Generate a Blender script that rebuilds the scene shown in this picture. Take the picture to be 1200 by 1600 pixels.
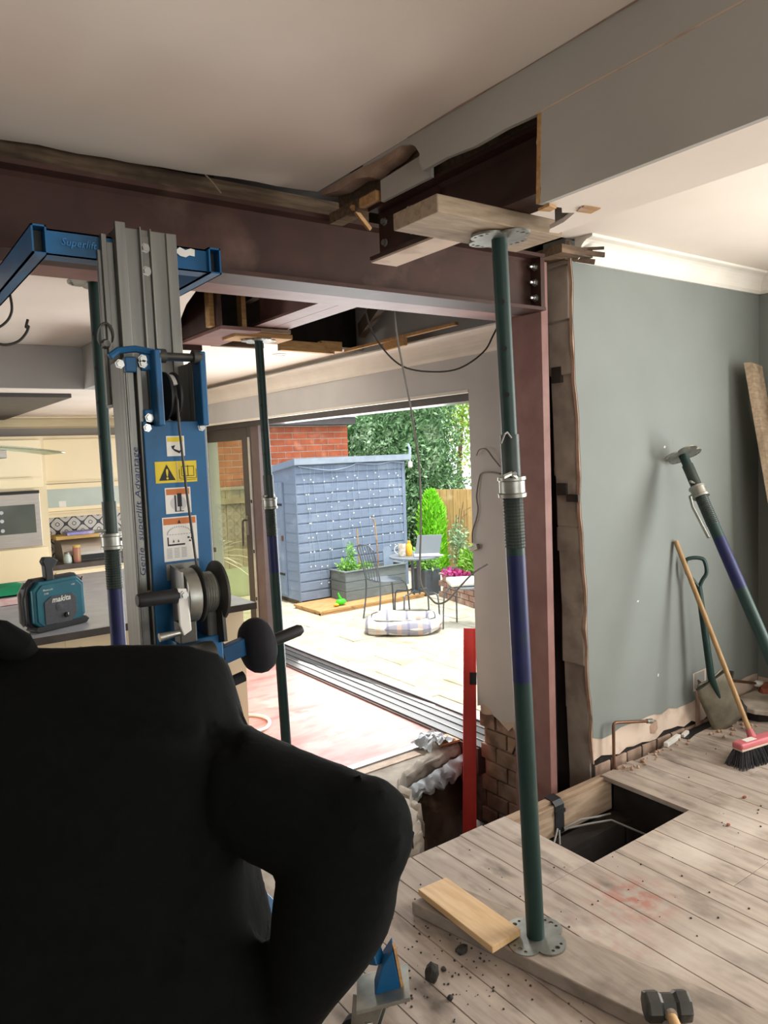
import bpy, bmesh, math, random
from mathutils import Vector, Matrix, noise
from mathutils.geometry import tessellate_polygon
rnd = random.Random(7)
for o in list(bpy.data.objects): bpy.data.objects.remove(o)
SC = bpy.context.scene
COL = SC.collection
V = Vector
PI = math.pi

# ---------------------------------------------------------------- camera, sky, light, exposure
cam = bpy.data.cameras.new('camera'); cam_o = bpy.data.objects.new('camera', cam); COL.objects.link(cam_o)
YAW, PITCH, ROLL, FPX = 0.62297, -0.080815, -0.038775, 1160.6
fw = V((math.sin(YAW)*math.cos(PITCH), math.cos(YAW)*math.cos(PITCH), math.sin(PITCH)))
r0 = V((math.cos(YAW), -math.sin(YAW), 0)); u0 = r0.cross(fw)
rt = r0*math.cos(ROLL) + u0*math.sin(ROLL); up = u0*math.cos(ROLL) - r0*math.sin(ROLL)
cam_o.matrix_world = Matrix(((rt.x, up.x, -fw.x, 0), (rt.y, up.y, -fw.y, 0), (rt.z, up.z, -fw.z, 1.52), (0, 0, 0, 1)))
cam.sensor_fit = 'VERTICAL'; cam.sensor_height = 36; cam.lens = FPX*36/1600; cam.clip_start = .02
SC.camera = cam_o

w = bpy.data.worlds.new('sky'); SC.world = w; w.use_nodes = True
bg = w.node_tree.nodes['Background']; bg.inputs[0].default_value = (.90, .96, 1.0, 1); bg.inputs[1].default_value = 2.3
sun = bpy.data.lights.new('sun', 'SUN'); sun.energy = 4.2; sun.angle = math.radians(12); sun.color = (1, .95, .86)
sun_o = bpy.data.objects.new('sun', sun); COL.objects.link(sun_o)
sun_o.rotation_euler = V((.08, .36, -1.2)).to_track_quat('-Z', 'Y').to_euler()
def window_light(name, loc, aim, sx, sy, power, colr=(1, 1, 1)):
    l = bpy.data.lights.new(name, 'AREA'); l.shape = 'RECTANGLE'; l.size = sx; l.size_y = sy; l.energy = power; l.color = colr
    o = bpy.data.objects.new(name, l); COL.objects.link(o); o.location = loc
    o.rotation_euler = V(aim).to_track_quat('-Z', 'Z').to_euler(); return o
# daylight entering by the front room's side window and its bay window, and by the kitchen's window
window_light('daylight_side_window', (4.1, .35, 1.35), (-1, 0, .10), 1.9, 1.4, 100, (1, .97, .92))
window_light('daylight_bay_window', (1.0, -2.85, 1.4), (0, 1, .75), 2.6, 1.4, 46, (1, .97, .93))
window_light('daylight_kitchen_window', (-2.0, 5.6, 1.2), (1, 0, 0), 1.6, 1.1, 42, (1, .96, .9))
window_light('daylight_patio_door', (3.16, 4.7, .85), (-1, -.1, .06), 2.8, 1.9, 105, (.98, 1, 1))
vs = SC.view_settings; SC.display_settings.display_device = 'sRGB'
vs.view_transform = 'Standard'; vs.look = 'None'; vs.gamma = 1; vs.use_curve_mapping = False; vs.exposure = 0.3
SC.cycles.max_bounces = 8; SC.cycles.diffuse_bounces = 5

# ---------------------------------------------------------------- materials
def lin(h):
    h = h.lstrip('#'); c = [int(h[i:i+2], 16)/255 for i in (0, 2, 4)]
    return tuple(x/12.92 if x <= .04045 else ((x+.055)/1.055)**2.4 for x in c) + (1,)
def mat(name, c1, c2=None, scale=6, rough=.6, metal=0, bump=0, c3=None, stretch=(1, 1, 1), detail=6, spec=.4, lo=.35, hi=.65):
    m = bpy.data.materials.new(name); m.use_nodes = True; nt = m.node_tree; b = nt.nodes['Principled BSDF']
    b.inputs['Roughness'].default_value = rough; b.inputs['Metallic'].default_value = metal; b.inputs['Specular IOR Level'].default_value = spec
    b.inputs['Base Color'].default_value = lin(c1)
    if c2 or bump:
        tc = nt.nodes.new('ShaderNodeTexCoord'); mp = nt.nodes.new('ShaderNodeMapping'); mp.inputs['Scale'].default_value = stretch
        nz = nt.nodes.new('ShaderNodeTexNoise'); nz.inputs['Scale'].default_value = scale; nz.inputs['Detail'].default_value = detail
        nt.links.new(tc.outputs['Object'], mp.inputs[0]); nt.links.new(mp.outputs[0], nz.inputs[0])
        if c2:
            r = nt.nodes.new('ShaderNodeValToRGB'); e = r.color_ramp.elements
            e[0].position, e[1].position = lo, hi; e[0].color, e[1].color = lin(c1), lin(c2)
            if c3: x = e.new((lo+hi)/2); x.color = lin(c3)
            nt.links.new(nz.outputs[0], r.inputs[0]); nt.links.new(r.outputs[0], b.inputs['Base Color'])
        if bump:
            bp = nt.nodes.new('ShaderNodeBump'); bp.inputs['Strength'].default_value = bump; bp.inputs['Distance'].default_value = .01
            nt.links.new(nz.outputs[0], bp.inputs['Height']); nt.links.new(bp.outputs[0], b.inputs['Normal'])
    return m
def overlay(m, colour, scale, lo, hi, stretch=(1, 1, 1), seed=0):
    """mix a second noise of blotches (dirt, wear) over a material's colour"""
    nt = m.node_tree; b = nt.nodes['Principled BSDF']; s = b.inputs['Base Color']
    tc = nt.nodes.new('ShaderNodeTexCoord'); mp = nt.nodes.new('ShaderNodeMapping'); mp.inputs['Scale'].default_value = stretch; mp.inputs['Location'].default_value = (seed, seed, seed)
    nz = nt.nodes.new('ShaderNodeTexNoise'); nz.inputs['Scale'].default_value = scale; nz.inputs['Detail'].default_value = 8
    r = nt.nodes.new('ShaderNodeValToRGB'); r.color_ramp.elements[0].position = lo; r.color_ramp.elements[1].position = hi
    mx = nt.nodes.new('ShaderNodeMix'); mx.data_type = 'RGBA'; mx.inputs[7].default_value = lin(colour)
    nt.links.new(tc.outputs['Object'], mp.inputs[0]); nt.links.new(mp.outputs[0], nz.inputs[0]); nt.links.new(nz.outputs[0], r.inputs[0]); nt.links.new(r.outputs[0], mx.inputs[0])
    if s.is_linked: nt.links.new(s.links[0].from_socket, mx.inputs[6])
    else: mx.inputs[6].default_value = s.default_value
    nt.links.new(mx.outputs[2], s); return m
def spot(m, colour, centre, radius, strength=.8):
    """one stain of its own shape round a point"""
    nt = m.node_tree; b = nt.nodes['Principled BSDF']; s = b.inputs['Base Color']
    tc = nt.nodes.new('ShaderNodeTexCoord'); d = nt.nodes.new('ShaderNodeVectorMath'); d.operation = 'DISTANCE'; d.inputs[1].default_value = centre
    nz = nt.nodes.new('ShaderNodeTexNoise'); nz.inputs['Scale'].default_value = 22; nz.inputs['Detail'].default_value = 6
    mr = nt.nodes.new('ShaderNodeMapRange'); mr.inputs[1].default_value = 0; mr.inputs[2].default_value = radius; mr.inputs[3].default_value = strength; mr.inputs[4].default_value = 0
    r = nt.nodes.new('ShaderNodeValToRGB'); r.color_ramp.elements[0].position = .42; r.color_ramp.elements[1].position = .62
    mu = nt.nodes.new('ShaderNodeMath'); mu.operation = 'MULTIPLY'
    mx = nt.nodes.new('ShaderNodeMix'); mx.data_type = 'RGBA'; mx.inputs[7].default_value = lin(colour)
    L = nt.links.new
    L(tc.outputs['Object'], d.inputs[0]); L(tc.outputs['Object'], nz.inputs[0]); L(d.outputs['Value'], mr.inputs[0]); L(nz.outputs[0], r.inputs[0])
    L(mr.outputs[0], mu.inputs[0]); L(r.outputs[0], mu.inputs[1]); L(mu.outputs[0], mx.inputs[0])
    if s.is_linked: L(s.links[0].from_socket, mx.inputs[6])
    else: mx.inputs[6].default_value = s.default_value
    L(mx.outputs[2], s); return m
def per_piece(m, amount=.18):
    """a little tone difference from piece to piece"""
    nt = m.node_tree; b = nt.nodes['Principled BSDF']; s = b.inputs['Base Color']
    oi = nt.nodes.new('ShaderNodeObjectInfo'); hs = nt.nodes.new('ShaderNodeHueSaturation')
    mr = nt.nodes.new('ShaderNodeMapRange'); mr.inputs[3].default_value = 1-amount; mr.inputs[4].default_value = 1+amount
    nt.links.new(oi.outputs['Random'], mr.inputs[0]); nt.links.new(mr.outputs[0], hs.inputs['Value'])
    if s.is_linked: nt.links.new(s.links[0].from_socket, hs.inputs['Color'])
    else: hs.inputs['Color'].default_value = s.default_value
    nt.links.new(hs.outputs[0], s); return m

MT = {}
MT['ceiling'] = mat('ceiling_paint', '#e6dbcf', '#e0d5c9', 3, .85, bump=.02)
MT['box_paint'] = mat('box_paint', '#b3afa7', '#ada9a1', 4, .85, bump=.02)
MT['wall'] = mat('grey_green_paint', '#7a807c', '#747a76', 2.5, .75, bump=.02)
MT['wall_back'] = mat('grey_paint', '#a9a7a4', '#a3a19e', 2.5, .75)
MT['pier'] = mat('pier_paint', '#c2c1bf', '#bab9b7', 3, .75, bump=.02)
MT['white_trim'] = mat('white_coving_paint', '#e6e1d6', '#ded9ce', 5, .7)
MT['plaster'] = mat('bare_plaster', '#cdb9a6', '#b49d8a', 9, .9, bump=.15, c3='#c9b7a7')
MT['plaster_edge'] = mat('broken_plaster', '#b79c89', '#9d816d', 14, .95, bump=.3)
MT['block'] = overlay(mat('grey_blockwork', '#a89f92', '#968d80', 10, .95, bump=.3), '#7b7368', 5, .5, .75)
MT['mortar'] = mat('old_mortar', '#8f8174', '#6f6359', 20, .95, bump=.5)
MT['old_brick'] = per_piece(overlay(mat('dusty_old_brick', '#ab9483', '#8a7161', 12, .95, bump=.4), '#6a5548', 6, .5, .75), .14)
MT['board'] = per_piece(spot(spot(overlay(overlay(mat('dusty_floorboard', '#ab9d8f', '#94867a', 5, .8, bump=.08, c3='#a2958a', stretch=(7, .8, 1)), '#5f554d', 7, .54, .74, (1.4, .6, 1)), '#c2b7ab', 3, .52, .8, seed=3), '#a2503f', (2.02, 1.47, 0), .17), '#a08074', (1.72, 1.40, 0), .35, .5), .06)
MT['rawwood'] = overlay(mat('sawn_softwood', '#c39a6a', '#a9804f', 7, .75, bump=.05, stretch=(1, 12, 12)), '#7b5e3c', 9, .58, .75)
MT['oldwood'] = overlay(mat('old_timber', '#7b6650', '#5d4a38', 8, .85, bump=.12, stretch=(1, 9, 9)), '#3c3027', 5, .5, .7)
MT['plank'] = overlay(mat('scaffold_board', '#a2907a', '#8b7861', 6, .8, bump=.08, stretch=(2, 12, 12)), '#6b5b49', 6, .55, .75)
MT['plank_grey'] = overlay(mat('grey_dusty_plank', '#9a8d80', '#85796d', 6, .85, bump=.08, stretch=(9, 1.2, 3)), '#675c52', 6, .54, .75)
MT['pale_ply'] = overlay(mat('clean_pale_timber', '#cfae82', '#c19c6c', 5, .6, bump=.04, stretch=(12, 1.5, 2)), '#a9875c', 6, .6, .8)
MT['joist'] = overlay(mat('joist_timber', '#a38d77', '#8b755f', 7, .85, bump=.1, stretch=(1, 8, 8)), '#6d5946', 6, .55, .8)
MT['dark_joist'] = mat('dark_roof_timber', '#4a3a2c', '#33271d', 8, .9, bump=.1)
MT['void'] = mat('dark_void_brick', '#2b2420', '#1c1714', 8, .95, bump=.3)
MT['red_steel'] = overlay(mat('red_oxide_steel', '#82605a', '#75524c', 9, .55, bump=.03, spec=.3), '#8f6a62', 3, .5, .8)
MT['dark_steel'] = overlay(mat('dusty_shaded_steel', '#402720', '#33201a', 8, .6, bump=.03, spec=.3), '#5e463e', 5, .58, .8)  # darker copy of the red oxide steel, shade put into its colour
MT['galv'] = mat('galvanised_metal', '#a6a79f', '#8b8c85', 18, .42, .85, bump=.03)
MT['bolt'] = mat('zinc_bolt', '#c2c3be', '#a9aaa5', 20, .3, .9)
MT['prop_green'] = overlay(mat('green_prop_paint', '#14302d', '#193530', 14, .5, .1, bump=.04), '#454a43', 20, .62, .8, (1, 1, .25))
MT['prop_blue'] = overlay(mat('blue_prop_paint', '#151c4a', '#182050', 14, .5, .1), '#172e36', 12, .56, .75)
MT['prop_grey'] = overlay(mat('worn_grey_tube', '#2c3835', '#3a443f', 12, .5, .3, bump=.05), '#2c3532', 9, .5, .7)
MT['alu'] = overlay(mat('dull_aluminium', '#82817a', '#757470', 9, .42, .75, stretch=(6, 6, .4)), '#5c5b55', 5, .55, .8, (1, 1, .3))
MT['lift_blue'] = overlay(mat('blue_lift_paint', '#0b5887', '#094d79', 6, .45), '#073752', 7, .55, .8)
MT['black'] = mat('black_plastic', '#17181a', '#1f2022', 12, .55)
MT['rubber'] = mat('black_rubber', '#232327', '#2a2a2e', 12, .8, spec=.2)
MT['dark_metal'] = overlay(mat('dirty_dark_metal', '#3a3a37', '#4c4a45', 14, .5, .6), '#8a8780', 9, .6, .75)
MT['jacket'] = mat('black_cotton_cloth', '#0e100f', '#0b0d0c', 60, .95, bump=.12, spec=.1)
MT['trousers'] = mat('black_work_trousers', '#121317', '#0e0f12', 50, .95, bump=.1, spec=.1)
MT['skin'] = mat('skin', '#b98a72', '#ad7d66', 20, .55)
MT['hair'] = mat('dark_hair', '#2a211b', '#1d1713', 60, .8, stretch=(1, 1, .2))
MT['lens'] = mat('eye_white', '#e8e4de')
MT['red_level'] = mat('red_level_paint', '#e2443c', '#d63a33', 8, .4)
MT['copper'] = mat('copper_pipe', '#84604c', '#6d4e3d', 14, .4, .7)
MT['dust_white'] = mat('white_plastic', '#d9d7d0', '#cfcdc6', 10, .6)
MT['cable_grey'] = mat('grey_cable', '#8d8b86', '#7d7b76', 10, .7)
MT['cable_black'] = mat('dark_cable', '#2c2924', '#3a352f', 10, .7)
MT['earth'] = overlay(mat('excavated_earth', '#6d5949', '#473a30', 5, .98, bump=.9, c3='#5b4a3d'), '#8d7a68', 9, .58, .75)
MT['concrete'] = overlay(mat('broken_concrete', '#b3aa9d', '#948a7e', 9, .95, bump=.5, c3='#a79d91'), '#766c61', 6, .55, .75)
MT['red_floor'] = overlay(overlay(mat('red_floor_compound', '#b97f78', '#a9706a', 4, .55, c3='#bd877f', stretch=(1, 2.4, 1)), '#95504b', 3, .52, .75, (.6, 2.2, 1)), '#cda79c', 4, .56, .74, seed=4)
MT['membrane'] = mat('torn_plastic_sheet', '#c4c8c9', '#9a9fa2', 9, .4, bump=.3)
MT['anthracite'] = mat('anthracite_frame', '#4a4543', '#433f3d', 10, .5)
MT['brownframe'] = mat('bronze_frame', '#665858', '#5d5050', 10, .5)
MT['alu_light'] = mat('pale_track_metal', '#c9c9cb', '#b9b9bc', 12, .35, .6)
MT['cream'] = mat('cream_gloss_door', '#e9dbb9', '#e6d7b3', 3, .3)
MT['cream_edge'] = mat('cream_cabinet_edge', '#dfd0ad', '#d8c9a6', 3, .5)
MT['steel'] = mat('brushed_steel', '#b9b2a9', '#a8a29a', 6, .35, .8, stretch=(1, 30, 30))
MT['oven_glass'] = mat('dark_oven_glass', '#5a5f57', '#4c514a', 3, .12, .0, spec=.8)
MT['worktop'] = mat('dark_worktop', '#4b4540', '#3c3733', 12, .35)
MT['island_top'] = mat('grey_worktop', '#a2a4a9', '#989a9f', 8, .22)
def glass(name, tint, alpha_rough=.02, mixf=.88):
    m = bpy.data.materials.new(name); m.use_nodes = True; nt = m.node_tree; nt.nodes.clear()
    o = nt.nodes.new('ShaderNodeOutputMaterial'); t = nt.nodes.new('ShaderNodeBsdfTransparent'); g = nt.nodes.new('ShaderNodeBsdfGlossy'); x = nt.nodes.new('ShaderNodeMixShader')
    t.inputs[0].default_value = lin(tint); g.inputs['Roughness'].default_value = alpha_rough; g.inputs[0].default_value = (.9, .95, .92, 1); x.inputs[0].default_value = 1-mixf
    nt.links.new(t.outputs[0], x.inputs[1]); nt.links.new(g.outputs[0], x.inputs[2]); nt.links.new(x.outputs[0], o.inputs[0]); return m
MT['glass'] = glass('door_glass', '#eef0e0')
MT['frosted'] = mat('frosted_cabinet_glass', '#b9c4bb', '#a9b6ae', 3, .2, spec=.6)
MT['hood_glass'] = glass('hood_glass', '#cfd8d2', .03, .7)

# ---------------------------------------------------------------- mesh builder
class G:
    def __init__(s): s.v = []; s.f = []
    def add(s, vs, fs):
        n = len(s.v); s.v += [V(p) for p in vs]; s.f += [tuple(n+i for i in f) for f in fs]; return s
    def box(s, x0, x1, y0, y1, z0, z1):
        p = [(x, y, z) for z in (z0, z1) for y in (y0, y1) for x in (x0, x1)]
        return s.add(p, [(0, 2, 3, 1), (4, 5, 7, 6), (0, 1, 5, 4), (2, 6, 7, 3), (0, 4, 6, 2), (1, 3, 7, 5)])
    def obox(s, c, ax, ay, az):
        c, ax, ay, az = V(c), V(ax), V(ay), V(az)
        p = [c + ax*i + ay*j + az*k for k in (-1, 1) for j in (-1, 1) for i in (-1, 1)]
        return s.add(p, [(0, 2, 3, 1), (4, 5, 7, 6), (0, 1, 5, 4), (2, 6, 7, 3), (0, 4, 6, 2), (1, 3, 7, 5)])
    def bar(s, a, b, wdt, t, side=None):
        """a rectangular bar from a to b"""
        a, b = V(a), V(b); d = (b-a); L = d.length; d.normalize()
        sd = V(side) if side else (V((0, 0, 1)) if abs(d.z) < .9 else V((0, 1, 0)))
        sd = (sd - d*sd.dot(d)).normalized(); t2 = d.cross(sd)
        return s.obox((a+b)/2, d*L/2, sd*wdt/2, t2*t/2)
    def tube(s, pts, r, n=10, caps=True):
        pts = [V(p) for p in pts]; k = len(pts); rs = r if isinstance(r, (list, tuple)) else [r]*k
        t0 = (pts[1]-pts[0]).normalized(); a = t0.orthogonal().normalized(); base = len(s.v)
        for i, p in enumerate(pts):
            t = (pts[min(i+1, k-1)] - pts[max(i-1, 0)]).normalized()
            a = (a - t*a.dot(t)).normalized(); b = t.cross(a)
            for j in range(n): s.v.append(p + (a*math.cos(2*PI*j/n) + b*math.sin(2*PI*j/n))*rs[i])
        for i in range(k-1):
            for j in range(n):
                q = base+i*n; s.f.append((q+j, q+(j+1) % n, q+n+(j+1) % n, q+n+j))
        if caps: s.f.append(tuple(base+j for j in range(n))[::-1]); s.f.append(tuple(base+(k-1)*n+j for j in range(n)))
        return s
    def lathe(s, c, axis, prof, n=20):
        """prof: (radius, height along axis) pairs; open ends are capped"""
        c, d = V(c), V(axis).normalized(); a = d.orthogonal().normalized(); b = d.cross(a); base = len(s.v)
        for r, h in prof:
            for j in range(n): s.v.append(c + d*h + (a*math.cos(2*PI*j/n)+b*math.sin(2*PI*j/n))*r)
        for i in range(len(prof)-1):
            for j in range(n):
                q = base+i*n; s.f.append((q+j, q+(j+1) % n, q+n+(j+1) % n, q+n+j))
        s.f.append(tuple(base+j for j in range(n))[::-1]); s.f.append(tuple(base+(len(prof)-1)*n+j for j in range(n))); return s
    def prism(s, poly, vec):
        poly = [V(p) for p in poly]; k = len(poly); vec = V(vec); base = len(s.v)
        s.v += poly + [p+vec for p in poly]
        s.f.append(tuple(base+i for i in range(k))[::-1]); s.f.append(tuple(base+k+i for i in range(k)))
        for i in range(k): s.f.append((base+i, base+(i+1) % k, base+k+(i+1) % k, base+k+i))
        return s
    def grid(s, fn, nu, nv, closed_u=False):
        base = len(s.v); cu = nu if closed_u else nu+1
        for j in range(nv+1):
            for i in range(cu): s.v.append(V(fn(i/nu, j/nv)))
        for j in range(nv):
            for i in range(nu):
                a = base+j*cu+i; b = base+j*cu+(i+1) % cu; s.f.append((a, b, b+cu, a+cu))
        return s
    def holed(s, outer, holes, c, ax, ay, az):
        """a plate with real holes: 2-D outlines mapped on ax, ay and given thickness az"""
        loops = [outer]+holes; P2 = [p for l in loops for p in l]; k = len(P2)
        tris = tessellate_polygon([[V((x, y, 0)) for x, y in l] for l in loops])
        c, ax, ay, az = V(c), V(ax), V(ay), V(az); lo = [c+ax*x+ay*y for x, y in P2]
        f = [tuple(t) for t in tris] + [tuple(k+i for i in t) for t in tris]; o = 0
        for l in loops:
            n = len(l); f += [(o+i, o+(i+1) % n, k+o+(i+1) % n, k+o+i) for i in range(n)]; o += n
        return s.add(lo+[p+az for p in lo], f)
    def build(s, name, m, parent=None, smooth=False, bevel=0, segs=2, sharp=40):
        me = bpy.data.meshes.new(name); me.from_pydata([tuple(p) for p in s.v], [], s.f); me.validate()
        bm = bmesh.new(); bm.from_mesh(me); bmesh.ops.recalc_face_normals(bm, faces=bm.faces); bm.to_mesh(me); bm.free()
        me.materials.append(MT[m] if isinstance(m, str) else m)
        if smooth:
            me.shade_smooth(); me.set_sharp_from_angle(angle=math.radians(sharp))
        o = bpy.data.objects.new(name, me); COL.objects.link(o)
        if bevel:
            b = o.modifiers.new('bevel', 'BEVEL'); b.width = bevel; b.segments = segs; b.limit_method = 'ANGLE'; b.angle_limit = math.radians(50)
        if parent: setp(o, parent)
        return o
def setp(o, parent):
    o.parent = parent
    if parent.type == 'EMPTY': o.matrix_parent_inverse = Matrix.Translation(parent.location).inverted()
def tag(o, label, cat, group=None):
    o['label'] = label; o['category'] = cat
    if group: o['group'] = group
    return o
def thing(name, label, cat, loc, group=None):
    o = bpy.data.objects.new(name, None); COL.objects.link(o); o.location = loc; o.empty_display_size = .1
    return tag(o, label, cat, group)
def struct(name, g, m, parent=None, **k):
    o = g.build(name, m, parent, **k)
    if not parent: o['kind'] = 'structure'
    return o
def copy_tree(o, parent=None):
    c = o.copy(); COL.objects.link(c)
    if parent: c.parent = parent
    for ch in list(o.children): copy_tree(ch, c)
    return c
def text(name, body, size, m, parent, org, ux, uy, ext=.0006, align='CENTER', shear=0, bold=0, stretch=1):
    cu = bpy.data.curves.new(name, 'FONT'); cu.body = body; cu.size = size; cu.extrude = ext; cu.align_x = align; cu.align_y = 'CENTER'; cu.resolution_u = 2; cu.shear = shear; cu.offset = bold
    t = bpy.data.objects.new(name, cu); COL.objects.link(t)
    dg = bpy.context.evaluated_depsgraph_get(); me = bpy.data.meshes.new_from_object(t.evaluated_get(dg)); bpy.data.objects.remove(t)
    ux, uy = V(ux).normalized(), V(uy).normalized(); uz = ux.cross(uy); org = V(org)
    for v in me.vertices: v.co = org + ux*v.co.x*stretch + uy*v.co.y + uz*v.co.z
    me.materials.clear(); me.materials.append(MT[m] if isinstance(m, str) else m); me.name = name
    o = bpy.data.objects.new(name, me); COL.objects.link(o); setp(o, parent); return o
def jag(a, b, n, amp, seed=0):
    """points from a to b (2-D) wandering by amp"""
    r = random.Random(seed); out = []
    for i in range(n+1):
        t = i/n; k = 0 if i in (0, n) else 1
        out.append((a[0]+(b[0]-a[0])*t + r.uniform(-amp, amp)*k*.4, a[1]+(b[1]-a[1])*t + r.uniform(-amp, amp)*k))
    return out
def smooth_pts(P_, n=6):
    P_ = [V(p) for p in P_]; out = []
    for i in range(len(P_)-1):
        p0, p1, p2, p3 = P_[max(i-1, 0)], P_[i], P_[i+1], P_[min(i+2, len(P_)-1)]
        for k in range(n):
            t = k/n; out.append(.5*((2*p1)+(p2-p0)*t+(2*p0-5*p1+4*p2-p3)*t*t+(3*p1-p0-3*p2+p3)*t**3))
    return out+[P_[-1]]
def lump(c, r, seed, sq=(1, 1, 1), rough=.35, sub=2):
    bm = bmesh.new(); bmesh.ops.create_icosphere(bm, subdivisions=sub, radius=1); g = G()
    for v in bm.verts:
        d = 1 + rough*noise.noise(v.co*1.4 + V((seed*3.1, seed, -seed))); v.co = V((v.co.x*sq[0], v.co.y*sq[1], v.co.z*sq[2]))*d*r + V(c)
    bm.verts.index_update(); g.add([v.co.copy() for v in bm.verts], [tuple(v.index for v in f.verts) for f in bm.faces]); bm.free(); return g
# ================================================================ FRONT ROOM SHELL
XW, YW, CZ = 4.19, 2.178, 2.41           # right wall, back wall stub and ceiling of the front room
BX, BF = 2.88, -.25                       # extension: patio wall plane and floor level
# floor: joisted boards, each board a part
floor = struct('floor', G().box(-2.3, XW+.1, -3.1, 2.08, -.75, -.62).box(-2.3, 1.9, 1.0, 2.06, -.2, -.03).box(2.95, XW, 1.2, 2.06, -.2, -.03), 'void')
SP = .1222; gap = .0022
def board(x0, x1, y0, y1):
    return G().box(x0, x1, y0, y1, -.022, rnd.uniform(-.001, .0)).build('floorboard', 'board', floor, bevel=.0014, segs=1)
k0 = -36
for k in range(k0, 18):
    x0 = 2.094 + k*SP; x1 = x0+SP-gap
    if x1 > XW+.03: break
    if x0 > 2.08 and x1 < 2.815: top = 1.692
    elif x0 < 2.09: top = 2.147 + rnd.uniform(-.006, .006)
    else: top = 2.138 + rnd.uniform(-.012, .012)
    if x0 < .3 and x0 > -1: top = 2.12
    js = {-2: [1.70], -1: [1.70], 1: [.75], 2: [1.298], 3: [1.298], 6: [1.7, .6], 7: [1.7, .9], 8: [.6], 9: [1.70], 10: [1.1]}.get(k, [rnd.choice([.35, .55, -.2, .9])])
    ys = [-3.05] + sorted(y for y in js if y < top-.1) + [top]
    for a, b in zip(ys[:-1], ys[1:]): board(x0, x1, a+.001, b-.001)

# ceiling of the front room with its torn edge, the right-hand ceiling, the upper floor above
ced = [(-2.3, 2.31), (.2, 2.305), (.41, 2.30), (.504, 2.285), (.56, 2.292), (.609, 2.295), (.69, 2.284), (.753, 2.288), (.85, 2.276), (.946, 2.272), (1.06, 2.25), (1.151, 2.243), (1.23, 2.246), (1.29, 2.239), (1.372, 2.225)]
ceiling = struct('ceiling', G().prism([(x, y, CZ) for x, y in [(-2.3, -3.1)]+ced+[(1.376, -3.1)]], (0, 0, .016)), 'ceiling')
struct('ceiling_board', G().prism([(1.585, -3.1, CZ), (1.585, 2.19, CZ), (XW+.05, 2.19, CZ), (XW+.05, -3.1, CZ)], (0, 0, .016)), 'ceiling', ceiling)
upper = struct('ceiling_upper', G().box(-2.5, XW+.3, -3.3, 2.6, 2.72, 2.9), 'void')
for i in range(7):
    x = -1.6+i*.42
    struct('joist', G().box(x, x+.05, 2.30, 4.4, 2.46, 2.66), 'dark_joist', upper)
struct('laths', G().bar((.62, 2.36, 2.42), (.80, 2.75, 2.62), .02, .008).bar((.74, 2.36, 2.42), (.92, 2.75, 2.62), .02, .008).bar((.93, 2.36, 2.42), (1.10, 2.8, 2.6), .02, .008).bar((.78, 2.36, 2.42), (.96, 2.75, 2.62), .012, .008), 'oldwood', upper)
# timber edge beam seen behind the torn ceiling edge
rim = struct('trim_1', G().box(-2.2, 1.66, 2.335, 2.385, 2.365, 2.43), 'oldwood')
struct('brick_bit', lump((.43, 2.36, 2.355), .05, 3, (1.5, .5, .45)), 'mortar', rim)
struct('brick_bit', lump((.62, 2.36, 2.362), .05, 5, (1.8, .5, .4)), 'plaster_edge', rim)
struct('loose_fibre', G().tube([(.985, 2.27, 2.415), (1.01, 2.265, 2.39), (1.035, 2.262, 2.36)], .0025, 6), 'plank', rim)

# downstand box: left face with the cut opening, underside, recessed strip
face = [(-3.1, 2.087), (1.235, 2.087), (1.228, 2.12), (1.236, 2.15), (1.232, 2.19), (1.24, 2.23), (1.224, 2.292)] + [(1.34, 2.297), (1.45, 2.293), (1.56, 2.302), (1.66, 2.30), (1.676, 2.325), (1.672, 2.35), (1.69, 2.375), (1.71, 2.388), (1.73, 2.394), (1.76, 2.402), (1.86, 2.401), (1.95, 2.404), (1.95, 2.409), (-3.1, 2.409)]
box = struct('trim_2', G().prism([(1.372, y, z) for y, z in face], (.013, 0, 0)), 'box_paint')
box['label'] = 'boxed-in downstand along the ceiling'
struct('underside_board', G().prism([(1.386, -3.1, 2.087), (1.60, -3.1, 2.087), (1.60, 1.375, 2.087), (1.57, 1.38, 2.087), (1.55, 1.36, 2.087), (1.535, 1.30, 2.087), (1.50, 1.235, 2.087), (1.47, 1.25, 2.087), (1.44, 1.225, 2.087), (1.386, 1.235, 2.087)], (0, 0, .012)), 'ceiling', box)
struct('side_board', G().box(1.588, 1.60, -3.1, 1.375, 2.099, 2.41), 'box_paint', box)
struct('cut_edge', G().bar((1.381, 1.238, 2.09), (1.381, 1.228, 2.292), .012, .02), 'rawwood', box)
struct('corner_bead', G().bar((1.3715, .25, 2.311), (1.3715, 1.224, 2.2935), .004, .002), 'plaster', box)
struct('wood_block', G().box(1.385, 1.44, 1.17, 1.225, 2.093, 2.15), 'rawwood', box)
struct('wood_shard', G().prism([(1.385, 1.215, 2.086), (1.415, 1.22, 2.086), (1.42, 1.245, 2.086), (1.39, 1.255, 2.086)], (0, 0, -.006)), 'rawwood', box)
struct('broken_patch', G().prism([(1.473, 1.185, 2.0865), (1.525, 1.178, 2.0865), (1.535, 1.215, 2.0865), (1.49, 1.222, 2.0865)], (0, 0, -.002)), 'rawwood', box)
struct('broken_patch', G().prism([(1.473, 1.195, 2.086), (1.50, 1.188, 2.086), (1.497, 1.205, 2.086), (1.48, 1.21, 2.086)], (0, 0, -.003)), 'plaster_edge', box)
struct('recessed_board', G().prism([(1.40, 1.66, 2.288), (1.40, 1.66, 2.362), (1.40, 1.90, 2.352), (1.40, 1.90, 2.288)], (.012, 0, 0)), 'box_paint', box)
struct('gap_blocker', G().box(1.44, 1.452, .3, 2.2, 2.302, 2.409), 'oldwood', box)  # board added to close a bright leak of light above the short steel
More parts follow.
